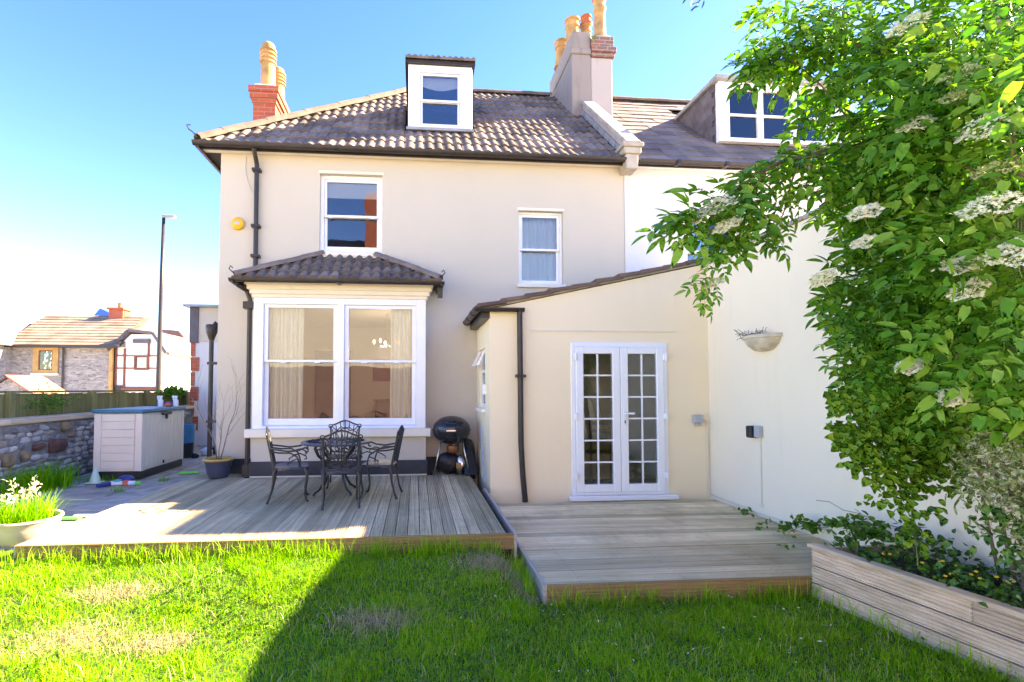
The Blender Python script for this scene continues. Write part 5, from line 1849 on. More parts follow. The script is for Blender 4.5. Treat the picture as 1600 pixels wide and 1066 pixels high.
MB().box(-21.39, -20.76, 29.97, 29.99, 2.69, 3.70).build('pane', M['glass'], fo)
MB().box(-21.8, -20.35, 29.85, 30.05, 2.32, 2.45).build('sill', M['cream_trim'], fo)
MB().tube([(-20.1, 29.9, 3.9), (-20.1, 29.9, 0)], .06, 6).build('downpipe', M['gutter'], sh_)
MB().box(-17.62, -17.45, 29.9, 30.05, 0, 3.9).build('quoin', M['sand_trim'], sh_)
chf = MB().box(-19.3, -18.45, 32.6, 33.4, 5.6, 6.55).box(-19.38, -18.37, 32.5, 33.5, 6.55, 6.68)
cfo = chf.build('chimney', M['brick_red'], sh_)
chimney_pot(cfo, -18.85, 33, 6.68, .35, .14, M['pot_terra'])
# half-timbered gable turned towards the garden
gb = empty('half_timbered_gable', (-16, 30, 0), 'bright white half-timbered gable with brown timbers beside the stone cottage', 'house')
gx0, gx1 = -17.44, -14.85
ga = MB()
ga.extrude([(gx0, 0, 0), (gx1, 0, 0), (gx1, 0, 3.9), (-15.25, 0, 4.75), (-16.6, 0, 4.75), (gx0, 0, 3.9)], (0, 30.2, 0), (0, 36, 0))
ga.build('wall', M['far_white'], gb)
rot_face = MB()
for x in (-17.42, -16.95):
    MB().box(x, x + .09, 30.12, 30.2, .8, 3.9).build('timber', M['timber_red'], gb)
for z in (1.6, 2.72, 3.45):
    MB().box(-17.4, -14.9, 30.13, 30.2, z, z + .06).build('timber', M['timber_red'], gb)
MB().box(-17.4, -16.95, 30.11, 30.2, .9, 1.75).build('base_board', M['gutter'], gb)
MB().box(-17.0, -14.85, 30.05, 30.2, 1.45, 1.62).build('base_timber', M['timber_red'], gb)
gwf = MB(); ring(gwf, -16.35, -15.55, 2.65, 3.5, 30.08, 30.2, .10)
gwo = gwf.build('window', M['timber_red'], gb)
MB().box(-16.25, -15.65, 30.14, 30.16, 2.75, 3.4).build('pane', M['glass'], gwo)
MB().box(-15.62, -15.54, 30.10, 30.2, 3.5, 4.3).build('timber', M['timber_red'], gb)
MB().box(-16.4, -15.5, 30.0, 30.2, 4.22, 4.45).build('canopy', M['slate'], gb)
for p, q in (((-17.7, 30.05, 3.75), (-16.62, 30.05, 4.95)), ((-16.62, 30.05, 4.95), (-15.25, 30.05, 4.80)), ((-15.25, 30.05, 4.80), (-14.5, 30.05, 3.65))):
    MB().beam(p, q, .35, .16).build('bargeboard', M['slate'], gb)
gr_ = MB()
gr_.extrude([(-17.8, 0, 3.78), (-16.62, 0, 5.05), (-15.2, 0, 4.9), (-14.4, 0, 3.6), (-14.5, 0, 3.5), (-15.25, 0, 4.76), (-16.6, 0, 4.9), (-17.7, 0, 3.7)], (0, 30.15, 0), (0, 36, 0))
gr_.build('roof', M['far_tile'], gb)
# further roofs, scaffold-like white balcony house, tarpaulin, shed
rd = empty('red_roofed_house', (-18, 42, 0), 'far house with pinkish red roof and white balcony front near the lamp post', 'house')
MB().extrude([(-23, 0, 4.6), (-17.2, 0, 4.6), (-18.5, 0, 6.1), (-23, 0, 6.4)], (0, 40, 0), (0, 46, 0)).build('roof', M['far_tile2'], rd)
MB().box(-22.5, -16.9, 40.2, 46, 0, 4.55).build('wall', M['far_white'], rd)
MB().box(-19.2, -16.8, 39.5, 40.1, 3.3, 3.5).build('balcony', M['cream_trim'], rd)
for x in (-19.0, -18.4, -17.8, -17.2):
    MB().box(x, x + .06, 39.45, 39.5, 3.5, 4.3).build('baluster', M['far_white'], rd)
for z in (3.9, 4.3):
    MB().box(-19.2, -16.8, 39.44, 39.5, z, z + .06).build('rail', M['far_white'], rd)
for x in (-18.9, -17.6):
    MB().box(x, x + .9, 40.1, 40.19, 2.2, 3.2).build('window', M['glass'], rd)
MB().box(-18.9, -18.0, 40.05, 40.15, 1.2, 2.1).build('panel', M['terr_roof'], rd)
tq = MB().extrude([(-23.2, 0, 5.5), (-18.5, 0, 5.5), (-21.9, 0, 7.15)], (0, 36, 0), (0, 39, 0)).build('tarpaulin_roof', M['tarp'])
tag(tq, 'blue tarpaulin covered roof peak behind the stone cottage', 'roof')
shd = empty('red_roofed_shed', (-17, 22.5, 0), 'small shed with red roof just above the fence, in front of cottage', 'shed')
MB().extrude([(-17.9, 0, 0), (-15.7, 0, 0), (-15.7, 0, 1.2), (-16.9, 0, 2.0), (-17.9, 0, 1.35)], (0, 22, 0), (0, 24, 0)).build('wall', M['far_stone'], shd)
MB().beam((-16.95, 22.9, 2.12), (-15.6, 22.9, 1.2), 2.1, .06, (.6, 0, .8)).build('roof', M['terr_roof'], shd)
MB().beam((-16.9, 22.9, 2.10), (-18.0, 22.9, 1.35), 2.1, .06, (-.6, 0, .8)).build('roof', M['slate'], shd)
tva = MB()
tva.tube([(-17.45, 33, 6.05), (-17.45, 33, 8.1)], .025, 5)
tva.tube([(-17.75, 33, 8.0), (-16.75, 33, 7.8)], .018, 4)
for k in range(6):
    x = -17.70 + k * .18
    tva.tube([(x, 33, 7.75 - k * .03), (x, 33, 8.2 - k * .04)], .014, 4)
tag(tva.build('television_aerial', M['grey_box']), 'thin television aerial above the stone cottage chimney', 'aerial')
lp = empty('street_lamp', (-8.95, 18, 0), 'tall slim grey street lamp beyond the fence', 'street lamp')
MB().tube([(-8.95, 18, 0), (-8.95, 18, 2.0), (-8.93, 18, 5), (-8.90, 18, 7.62)], [.10, .085, .07, .055], 8).build('column', M['gutter'], lp, smooth=True)
MB().box(-8.95, -8.50, 17.92, 18.08, 7.60, 7.70).build('lantern', M['lead'], lp, bevel=.02)
# house behind the photographer, seen only as a reflection in the glass
bh = empty('house_behind_garden', (-2, -16, 0), 'tiled house with brick chimney reflected in the upstairs window', 'house')
MB().box(-11, 4.5, -22, -15.5, 0, 9.4).build('wall', M['render2'], bh)
MB().extrude([(0, -15.2, 9.3), (0, -18.75, 11.8), (0, -22.3, 9.3)], (-11.3, 0, 0), (-3.4, 0, 0)).build('roof', M['tile_clay'], bh)
MB().box(-3.35, -2.0, -19, -17, 9.0, 14.4).build('chimney', M['brick_red'], bh)
gw = MB().box(-12, 8, -9.0, -8.8, 0, 2.6).build('garden_wall', M['brick_old'])
tag(gw, 'dark garden wall reflected in the lower bay panes', 'wall')

# ------------------------------------------------------------------ vegetation helpers
def frame(axis, normal):
    """(n,3) leaf axis and rough normal -> (n,3,3) matrices with columns x=axis, y=side, z=normal"""
    a = axis / np.linalg.norm(axis, axis=1, keepdims=True)
    nn = normal - a * np.sum(a * normal, axis=1, keepdims=True)
    nn /= np.linalg.norm(nn, axis=1, keepdims=True) + 1e-9
    s = np.cross(nn, a)
    return np.stack([a, s, nn], axis=2)


def leaflet(L, W, droop=.18, fold=.16, st=4):
    """one leaf blade along +X with a folded midrib and a drooping tip"""
    V, F = [], []
    ts = [0.0] + [(i + .75) / (st + .35) for i in range(st)] + [1.0]
    for i, t_ in enumerate(ts):
        w = W * (math.sin(math.pi * min(1, t_ ** .8 * 1.0)) ** .85) if 0 < t_ < 1 else 0
        z = -droop * L * t_ * t_
        if w == 0:
            V.append((t_ * L, 0, z))
        else:
            V += [(t_ * L, -w / 2, z + fold * w), (t_ * L, 0, z), (t_ * L, w / 2, z + fold * w)]
    def ix(i, k):
        return 0 if i == 0 else 1 + (i - 1) * 3 + k
    n = len(ts)
    last = 1 + (n - 2) * 3
    for k in (0, 1):
        F.append((0, 1 + k, 2 + k))
    for i in range(1, n - 2):
        for k in (0, 1):
            a, b, c, d_ = ix(i, k), ix(i, k + 1), ix(i + 1, k + 1), ix(i + 1, k)
            F += [(a, b, c), (a, c, d_)]
    for k in (0, 1):
        F.append((ix(n - 2, k), last, ix(n - 2, k + 1)))
    return np.array(V), np.array(F)


def compound_leaf(seed, pairs=3, L=.098, W=.036):
    """pinnate leaf: green stalk, leaflets in pairs and one at the tip"""
    r = np.random.default_rng(seed)
    Vs, Fs, Ts, Ms = [], [], [], []
    n = 0
    tot = .085 + pairs * .048
    def put(V, F, tint, mi):
        nonlocal n
        Vs.append(V); Fs.append(F + n); Ts.append(np.full(len(V), tint)); Ms.append(np.full(len(F), mi))
        n += len(V)
    def stalk(t_):
        return np.array([t_ * tot, 0, -.25 * tot * t_ * t_])
    k = 5
    V = []
    for i in range(k + 1):
        c = stalk(i / k)
        for a in (0, 2.09, 4.19):
            V.append(c + np.array([0, math.cos(a), math.sin(a)]) * (.0024 - .0012 * i / k))
    F = []
    for i in range(k):
        for j in range(3):
            a, b, c, d_ = i * 3 + j, i * 3 + (j + 1) % 3, i * 3 + 3 + (j + 1) % 3, i * 3 + 3 + j
            F += [(a, b, c), (a, c, d_)]
    put(np.array(V), np.array(F), .5, 0)
    for p in range(pairs + 1):
        t_ = 1.0 if p == pairs else (.38 + .50 * p / max(1, pairs - 1))
        base = stalk(t_)
        for sgn in ((0,) if p == pairs else (-1, 1)):
            sc = r.uniform(.82, 1.15) * (1.12 if sgn == 0 else (.8 + .15 * p))
            V, F = leaflet(L * sc, W * sc * r.uniform(.9, 1.1), r.uniform(.10, .35), r.uniform(.08, .26))
            ang = sgn * math.radians(r.uniform(48, 68)) + r.uniform(-.1, .1)
            roll = r.uniform(-.35, .35)
            tilt = r.uniform(-.15, .35)
            R = np.array(Matrix.Rotation(ang, 3, 'Z') @ Matrix.Rotation(tilt, 3, 'Y') @ Matrix.Rotation(roll, 3, 'X'))
            put(V @ R.T + base, F, r.uniform(.25, .75), 0)
    return np.concatenate(Vs), np.concatenate(Fs), np.concatenate(Ts)


def scatter(variants, P, R, S, TI, seed=0):
    """merge transformed copies: variants [(V,F,T)], positions, rotations, scales, tint shift"""
    r = np.random.default_rng(seed)
    which = r.integers(0, len(variants), len(P))
    VV, FF, TT = [], [], []
    off = 0
    for k, (V, F, T) in enumerate(variants):
        id_ = np.nonzero(which == k)[0]
        if len(id_) == 0:
            continue
        W = np.einsum('nij,vj->nvi', R[id_] * S[id_][:, None, None], V) + P[id_][:, None, :]
        VV.append(W.reshape(-1, 3))
        FF.append((F[None] + (np.arange(len(id_)) * len(V))[:, None, None] + off).reshape(-1, 3))
        TT.append((T[None] + TI[id_][:, None]).ravel())
        off += len(id_) * len(V)
    return np.concatenate(VV), np.concatenate(FF), np.concatenate(TT)


def veg_object(name, V, F, T, mat, parent=None, origin=(0, 0, 0), smooth=True):
    o3 = ORG[parent] if parent is not None else Vector(origin)
    me = fast_mesh(name, V - np.array(o3), F, mat, T, smooth)
    o = bpy.data.objects.new(name, me)
    link(o, parent)
    if parent is None:
        o.location = o3
    ORG[o] = Vector(o3)
    return o


M['elder'] = leaf_mat('elder_leaf', [(0.10, (.018, .085, .010)), (.42, (.048, .180, .014)), (.72, (.09, .27, .022)), (1.0, (.22, .39, .05))], .40, .42, (1.2, 1.5, .5))
M['climber'] = leaf_mat('climber_leaf', [(0.1, (.035, .11, .012)), (.5, (.09, .24, .018)), (1.0, (.22, .40, .04))], .36, .42)
M['bedleaf'] = leaf_mat('bed_leaf', [(0.1, (.015, .055, .010)), (.5, (.035, .12, .018)), (1.0, (.10, .24, .035))], .25, .42)
M['varieg'] = leaf_mat('variegated_leaf', [(0.1, (.05, .12, .03)), (.45, (.12, .21, .06)), (.75, (.38, .44, .22)), (1.0, (.62, .62, .44))], .3, .5)
M['petal'] = leaf_mat('cream_petal', [(0.0, (.36, .46, .10)), (.45, (.72, .72, .36)), (1.0, (.95, .91, .72))], .3, .6, (1.0, 1.0, .8), .1)
M['yellow'] = plain('yellow_petal', (.85, .55, .03), .6, .1, 20)
M['grass'] = leaf_mat('grass_blade', [(0.0, (.055, .24, .003)), (.35, (.11, .38, .005)), (.7, (.18, .45, .010)), (1.0, (.33, .50, .045))], .34, .6, (1.3, 1.25, .4), .55, .05)
M['straw'] = leaf_mat('dry_grass', [(0.0, (.26, .20, .09)), (.5, (.48, .38, .19)), (1.0, (.66, .56, .34))], .25, .6, (1, 1, .8), .2)

# ------------------------------------------------------------------ lawn
def blades(n, xy, hmin, hmax, wmin, wmax, seed, lean=.5, z0=0.0, tbase=.5, tvar=.28):
    r = np.random.default_rng(seed)
    n = len(xy)
    h = r.uniform(hmin, hmax, n)
    w = r.uniform(wmin, wmax, n)
    a = r.uniform(0, 2 * np.pi, n)
    b = r.uniform(0, 2 * np.pi, n)
    ln = np.abs(r.normal(0, lean, n)) * h
    side = np.stack([np.cos(a), np.sin(a), np.zeros(n)], 1)
    bend = np.stack([np.cos(b), np.sin(b), np.zeros(n)], 1)
    zz = np.array([lawn_z(a_, b_) for a_, b_ in xy])[:, None] if z0 < .1 else 0.0
    base = np.concatenate([xy, np.full((n, 1), z0) + zz], 1)
    up = np.array([0, 0, 1.0])
    p1 = base + up * (h * .55)[:, None] + bend * (ln * .30)[:, None]
    p2 = base + up * (h * np.clip(1 - .25 * (ln / h) ** 2, .3, 1))[:, None] + bend * ln[:, None]
    V = np.stack([base - side * w[:, None] / 2, base + side * w[:, None] / 2, p1 + side * w[:, None] * .42, p1 - side * w[:, None] * .42, p2], 1).reshape(-1, 3)
    i0 = np.arange(n)[:, None] * 5
    F = np.concatenate([i0 + np.array([[0, 1, 2]]), i0 + np.array([[0, 2, 3]]), i0 + np.array([[3, 2, 4]])], 0)
    t_ = tbase + r.normal(0, tvar, n)
    T = np.repeat(t_, 5)
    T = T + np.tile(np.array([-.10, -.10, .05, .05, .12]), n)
    return V, F, T

def lawn_mask(xy):
    x, y = xy[:, 0], xy[:, 1]
    bed_x = 2.97 + (3.55 - y) / 2.65 * .435
    ok = ~((y > 4.235) & (x > -3.21) & (x < .87)) & ~((y > 3.56) & (x > .90)) & (x < bed_x)
    ok &= ~((y > 4.5) & (x < -3.12)) & ~((y > 4.9))
    return ok

dry = [(-.25, 3.36, .28, .11), (-2.07, 3.27, .34, .16), (-2.12, 3.75, .26, .10), (.60, 4.02, .24, .20), (-1.56, 3.2, .20, .10), (-3.2, 2.9, .4, .2), (.85, 3.75, .12, .2)]
def dryness(xy):
    f = np.zeros(len(xy))
    for x, y, a, b in dry:
        f = np.maximum(f, np.exp(-(((xy[:, 0] - x) / a) ** 2 + ((xy[:, 1] - y) / b) ** 2) ** 1.3))
    return f

N = 290000
xy = np.stack([NPR.uniform(-6.0, 3.5, N), 1.55 + 3.0 * NPR.random(N) ** 1.0], 1)
xy = xy[lawn_mask(xy)]
d_ = dryness(xy)
keep = NPR.random(len(xy)) > d_ * .85
g_xy = xy[keep]
# clumpy growth: blade height follows slow noise
ph = np.sin(g_xy[:, 0] * 3.1 + 1.3) * np.sin(g_xy[:, 1] * 4.3 + .4) + .6 * np.sin(g_xy[:, 0] * 8.3 + g_xy[:, 1] * 6.1) + .5 * np.sin(g_xy[:, 1] * 11 - g_xy[:, 0] * 5)
hi = ph > .35
Va, Fa, Ta = blades(0, g_xy[~hi], .020, .050, .0024, .0044, 1, .9, 0, .52, .22)
Vb, Fb, Tb = blades(0, g_xy[hi], .034, .080, .0026, .0048, 2, .95, 0, .58, .24)
# long uncut fringe at the foot of the decks and the bed
fr = []
for k in range(3600):
    u = NPR.random()
    q = NPR.random()
    if q < .52:
        fr.append((-3.2 + 4.0 * u, 4.235 - abs(NPR.normal(0, .05))))
    elif q < .72:
        fr.append((.9 - abs(NPR.normal(0, .06)), 3.6 + .65 * u))
    elif q < .88:
        fr.append((.95 + 2.05 * u, 3.555 - abs(NPR.normal(0, .04))))
    else:
        y_ = 1.6 + 1.95 * u
        fr.append((2.95 + (3.55 - y_) / 2.65 * .435 - abs(NPR.normal(0, .03)), y_))
fr = np.array(fr)
fr = fr[NPR.random(len(fr)) < .45 + .55 * (np.sin(fr[:, 0] * 9) * np.sin(fr[:, 0] * 3.7 + 1) > -.1)]
Vc, Fc, Tc = blades(0, fr, .06, .20, .0035, .007, 3, .55, 0, .62, .25)
off1, off2 = len(Va), len(Va) + len(Vb)
gV = np.concatenate([Va, Vb, Vc]); gF = np.concatenate([Fa, Fb + off1, Fc + off2]); gT = np.concatenate([Ta, Tb, Tc])
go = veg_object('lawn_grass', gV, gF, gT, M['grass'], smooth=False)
tag(go, 'rough green lawn grass in front of the decks', 'grass', kind='stuff')
nd_ = []
for x, y, a, b in dry:
    k = int(9000 * a * b * 4)
    nd_.append(np.stack([NPR.normal(x, a * .62, k), NPR.normal(y, b * .62, k)], 1))
nd_ = np.concatenate(nd_)
nd_ = nd_[lawn_mask(nd_)]
ex_xy = xy[NPR.random(len(xy)) < .022]
V1, F1, T1 = blades(0, nd_, .02, .075, .002, .004, 5, 1.5, 0.004, .5, .25)
V2, F2, T2 = blades(0, ex_xy, .03, .10, .002, .004, 6, 1.0, 0.004, .5, .25)
so_ = veg_object('dry_grass', np.concatenate([V1, V2]), np.concatenate([F1, F2 + len(V1)]), np.concatenate([T1, T2]), M['straw'], smooth=False)
tag(so_, 'dry straw coloured grass in patches on the lawn', 'dry grass', kind='stuff')
# clover leaves and fallen petals
cf = np.sin(xy[:, 0] * 2.3 + 1) * np.sin(xy[:, 1] * 3.1) + .5 * np.sin(xy[:, 0] * 6.7 - xy[:, 1] * 5.1)
cl_xy = xy[NPR.random(len(xy)) < np.where(cf > .35, .06, .006)]
n = len(cl_xy)
P = np.concatenate([cl_xy, NPR.uniform(.02, .06, (n, 1)) + np.array([lawn_z(*c) for c in cl_xy])[:, None]], 1)
ax = NPR.normal(0, 1, (n, 3)); ax[:, 2] *= .3
R_ = frame(ax, np.array([[0, 0, 1.0]]) + NPR.normal(0, .3, (n, 3)))
lv = [(*leaflet(.026, .020, .1, .1, 2), None)]
lv = [(V, F, np.full(len(V), .55)) for V, F, _ in lv]
V, F, T = scatter(lv, P, R_, NPR.uniform(.7, 1.5, n), NPR.normal(0, .15, n))
tag(veg_object('clover', V, F, T, M['climber']), 'small clover leaves scattered through the lawn', 'clover', kind='stuff')
n = 46
pt_xy = np.stack([NPR.uniform(.2, 2.8, n), NPR.uniform(2.6, 3.5, n)], 1)
P = np.concatenate([pt_xy, NPR.uniform(.05, .09, (n, 1)) + np.array([lawn_z(*c) for c in pt_xy])[:, None]], 1)
R_ = frame(NPR.normal(0, 1, (n, 3)) * [1, 1, .2], np.array([[0, 0, 1.0]]) + NPR.normal(0, .3, (n, 3)))
V, F, T = scatter([(V_, F_, np.full(len(V_), .9)) for V_, F_ in [leaflet(.03, .014, .1, .1, 2)]], P, R_, NPR.uniform(.4, 1.0, n), np.zeros(n))
tag(veg_object('fallen_petals', V, F, T, M['petal']), 'pale fallen petals lying on the shaded grass', 'petals', kind='stuff')

# ------------------------------------------------------------------ the elder
elder = empty('elder_tree', (3.55, 2.6, .3), 'large flowering elder overhanging from the right, cream flower heads', 'tree')
def bez(pts, n=12):
    """smooth path through control points (Catmull-Rom)"""
    pts = [Vector(p) for p in pts]
    P_ = [pts[0] * 2 - pts[1]] + pts + [pts[-1] * 2 - pts[-2]]
    out = []
    for i in range(1, len(P_) - 2):
        for k in range(n):
            t_ = k / n
            a, b, c, d2 = P_[i - 1], P_[i], P_[i + 1], P_[i + 2]
            out.append(.5 * ((2 * b) + (c - a) * t_ + (2 * a - 5 * b + 4 * c - d2) * t_ ** 2 + (3 * b - a - 3 * c + d2) * t_ ** 3))
    out.append(pts[-1])
    return out
def limb(pts, r0, r1, name='branch', mat=None, n=6):
    path_ = bez(pts, n)
    m = len(path_)
    return MB().tube(path_, [r0 + (r1 - r0) * i / (m - 1) for i in range(m)], 7).build(name, mat or M['bark'], elder, smooth=True), path_
limb([(3.55, 2.6, .3), (3.5, 2.55, 1.0), (3.42, 2.5, 1.8), (3.3, 2.45, 2.7), (3.15, 2.4, 3.7)], .055, .022, 'trunk')
limb([(3.5, 2.55, 1.0), (3.25, 2.45, 1.5), (2.95, 2.45, 1.9)], .03, .010)
limb([(3.44, 2.5, 1.6), (3.1, 2.2, 2.2), (2.6, 1.9, 2.6)], .03, .008)
limb([(3.36, 2.48, 2.2), (3.0, 2.55, 2.75), (2.6, 2.6, 3.0)], .028, .014)
limb([(3.25, 2.44, 2.9), (2.8, 2.5, 3.4), (2.3, 2.58, 3.6)], .022, .009)
limb([(3.45, 2.5, 1.7), (3.3, 2.8, 2.4), (3.2, 2.9, 3.2)], .025, .01)
_, arm1 = limb([(2.6, 2.6, 3.0), (2.3, 2.62, 2.93), (2.0, 2.6, 2.84), (1.76, 2.58, 2.67), (1.60, 2.58, 2.57), (1.50, 2.58, 2.52)], .014, .003)
_, arm2 = limb([(2.0, 2.6, 2.84), (1.88, 2.58, 2.70), (1.80, 2.58, 2.52), (1.72, 2.58, 2.36)], .007, .003)
_, arm3 = limb([(1.80, 2.58, 2.52), (1.70, 2.57, 2.36), (1.63, 2.57, 2.20), (1.60, 2.57, 2.10)], .004, .002)
_, arm4 = limb([(2.3, 2.58, 3.6), (2.08, 2.58, 3.52), (1.9, 2.56, 3.42)], .009, .003)
_, arm5 = limb([(2.2, 2.62, 2.9), (2.12, 2.6, 2.72), (2.08, 2.6, 2.58), (2.02, 2.6, 2.47)], .006, .002)

variants = [compound_leaf(s, p) for s, p in ((1, 2), (2, 3), (3, 2), (4, 3), (5, 3), (6, 2))]
Pl, Al, Nl, Sl, Tl = [], [], [], [], []
def add_leaf(p, a, nrm, s, ti):
    Pl.append(p); Al.append(a); Nl.append(nrm); Sl.append(s); Tl.append(ti)
rg = np.random.default_rng(31)
def blob(c, rad, n, s=(.8, 1.15), shell=.45, dirw=(-.70, -.25, -.55), ti=0.0):
    k = 0
    n = int(n * 1.55)
    s = (s[0] * .84, s[1] * .90)
    while k < n:
        v = rg.normal(0, 1, 3)
        v /= np.linalg.norm(v)
        q = v * (rg.random() ** shell)
        p = np.array(c) + q * np.array(rad)
        # uneven crown: carve it with a lumpy field so that gaps and clumps appear
        f = math.sin(p[0] * 7.3 + p[2] * 3.1) + math.sin(p[1] * 6.1 - p[2] * 5.7 + 1.2) + math.sin(p[2] * 8.9 + p[0] * 4.1 + 2.0)
        if f < -.75 and rg.random() < .8:
            continue
        if p[0] > 3.83 and p[2] < 3.45:
            continue
        a = q * .55 + np.array(dirw) + rg.normal(0, .38, 3)
        nr = np.array([-.15, -.55, .85]) + rg.normal(0, .38, 3)
        add_leaf(p, a, nr, rg.uniform(*s), ti + rg.normal(0, .15) + .06 * f)
        k += 1
blob((3.05, 2.55, 3.55), (.80, .60, .55), 430)
blob((3.13, 2.58, 2.85), (.57, .56, .55), 390)
blob((3.12, 2.56, 2.20), (.60, .53, .50), 390)
blob((3.06, 2.58, 1.70), (.50, .46, .38), 270, (.65, .95))
blob((2.62, 2.02, 2.95), (.32, .30, .62), 120, (.9, 1.25), ti=.06)
blob((2.58, 1.95, 2.05), (.28, .26, .50), 105, (.9, 1.25), ti=.04)
blob((2.45, 1.55, 3.05), (.20, .20, .38), 14, (.95, 1.2), ti=-.05)
blob((2.25, 2.58, 3.62), (.26, .22, .26), 46, (.85, 1.15))
blob((2.60, 2.56, 3.30), (.26, .25, .34), 36, (.8, 1.1))
blob((2.50, 2.58, 2.95), (.22, .2, .18), 20, (.8, 1.05))
blob((2.50, 2.55, 1.98), (.14, .2, .16), 16, (.6, .85))
blob((3.5, 2.9, 3.0), (.45, .5, .8), 120)
def along(path_, n, s, lo=.15, drop=-.45, ti=.05, spread=.045):
    m = len(path_)
    for k in range(n):
        t_ = lo + (1 - lo) * (k + rg.random()) / n
        i = min(m - 2, int(t_ * (m - 1)))
        p = np.array(path_[i].lerp(path_[i + 1], rg.random())) + rg.normal(0, spread * .4, 3)
        d2 = np.array((path_[i + 1] - path_[i]).normalized())
        a = d2 * .7 + np.array([rg.normal(-.1, .55), rg.normal(-.1, .45), rg.normal(drop + .35, .4)])
        nr = np.array([-.1, -.45, .9]) + rg.normal(0, .3, 3)
        add_leaf(p, a, nr, rg.uniform(*s), ti + rg.normal(0, .10))
along(arm1, 80, (.7, 1.15))
along(arm2, 38, (.5, .85), .2)
along(arm3, 13, (.42, .66), .35)
along(arm4, 30, (.6, .95))
along(arm5, 26, (.45, .75), .2)
Pl, Al, Nl = np.array(Pl), np.array(Al), np.array(Nl)
Sl, Tl = np.array(Sl), np.array(Tl)
Rl = frame(Al, Nl)
size = Sl / np.maximum(.4, Pl[:, 1])
# the 300 that show largest stand alone: nearest leaves that are not buried in the crown
hidden = np.zeros(len(Pl))
uv = Pl[:, [0, 2]] / Pl[:, 1:2]
uv[:, 1] = (Pl[:, 2] - 1.58) / Pl[:, 1]
for i in range(len(Pl)):
    dd = np.hypot(*(uv - uv[i]).T)
    hidden[i] = np.sum((dd < .03) & (Pl[:, 1] < Pl[i, 1] - .02))
score = size * 1.0 - .06 * hidden
infr = (uv[:, 0] < 1.30) & (uv[:, 1] < .80)
order = np.argsort(-(score + np.where(infr, 0, -10)))
single = set(order[:300].tolist())
lmes = []
for k, (V, F, T) in enumerate(variants):
    lmes.append(fast_mesh('leaf', V, F, M['elder'], T))
for i in sorted(single):
    o = bpy.data.objects.new('leaf', lmes[i % len(lmes)])
    link(o, elder)
    m4 = Matrix([[*(Rl[i][r] * Sl[i]), Pl[i][r] - ORG[elder][r]] for r in range(3)] + [[0, 0, 0, 1]])
    o.matrix_basis = m4
# twigs that carry the leaves, from the limbs out into the crown
limbs_ = [Vector(v) for v in ((3.42, 2.5, 1.8), (3.3, 2.45, 2.7), (3.15, 2.4, 3.6), (2.95, 2.45, 1.9), (3.0, 2.55, 2.75), (2.75, 2.0, 2.45), (2.6, 2.6, 3.0), (2.8, 2.5, 3.4), (3.2, 2.85, 3.0))]
for i in rg.choice(len(Pl), 110, replace=False):
    tgt = Vector(Pl[i])
    src = min(limbs_, key=lambda v: (v - tgt).length)
    if (src - tgt).length > .9:
        continue
    mid_ = src.lerp(tgt, .5) + Vector((0, 0, .06))
    limb([src, mid_, tgt], .006, .002, 'twig', M['bark'] if rg.random() < .5 else M['greenstem'], 4)
rest = np.array([i for i in range(len(Pl)) if i not in single])
V, F, T = scatter(variants, Pl[rest], Rl[rest], Sl[rest], Tl[rest], 5)
tag(veg_object('crown', V, F, T, M['elder'], elder), kind='stuff')

# flat-topped flower heads of many tiny florets on branching stalks
def flower_head(c, r, ripe, seed):
    q = np.random.default_rng(seed)
    r = r * 1.12
    n = 560
    a = q.uniform(0, 2 * np.pi, n)
    rad = r * np.sqrt(q.random(n))
    lump_ = .10 * r * np.sin(a * 5 + seed) + .06 * r * np.sin(rad / r * 14)
    x, y, z = rad * np.cos(a), rad * np.sin(a) * .85, lump_ - .35 * rad * rad / r + q.normal(0, .003, n)
    fl = []
    fv, ff = [(0, 0, .0012)], []
    for k in range(5):
        t0 = 2 * math.pi * k / 5
        fv += [(.0033 * math.cos(t0 - .45), .0033 * math.sin(t0 - .45), 0), (.0048 * math.cos(t0), .0048 * math.sin(t0), .0005), (.0033 * math.cos(t0 + .45), .0033 * math.sin(t0 + .45), 0)]
        ff += [(0, 1 + 3 * k, 2 + 3 * k), (0, 2 + 3 * k, 3 + 3 * k)]
    P_ = np.stack([x, y, z], 1)
    R2 = frame(q.normal(0, 1, (n, 3)) * [1, 1, .2], np.array([[0, 0, 1.0]]) + q.normal(0, .35, (n, 3)))
    V, F, T = scatter([(np.array(fv), np.array(ff), np.full(len(fv), ripe))], P_, R2, q.uniform(.95, 1.7, n) * (1 if ripe > .5 else .7), q.normal(0, .12, n))
    # tilt towards the light at upper left
    tl = Matrix.Rotation(q.uniform(-.70, -.35), 3, 'Y') @ Matrix.Rotation(q.uniform(.22, .5), 3, 'X')
    A = np.array(tl)
    V = V @ A.T + np.array(c)
    o = veg_object('flower_head', V, F, T, M['petal'], elder)
    sb_ = MB()
    base = Vector(c) + tl @ Vector((0, 0, -r * .75))
    for k in range(5):
        t0 = 2 * math.pi * k / 5 + seed
        mid_ = Vector(c) + tl @ Vector((.45 * r * math.cos(t0), .4 * r * math.sin(t0), -.28 * r))
        sb_.tube([base, mid_], .0018, 4)
        for w in range(4):
            u = t0 + (w - 1.5) * .35
            sb_.tube([mid_, Vector(c) + tl @ Vector((.8 * r * math.cos(u), .7 * r * math.sin(u), -.22 * r))], .001, 3)
    sb_.tube([base, base + Vector((.06, .03, -.05))], .002, 4)
    sb_.build('stalk', M['greenstem'], o)
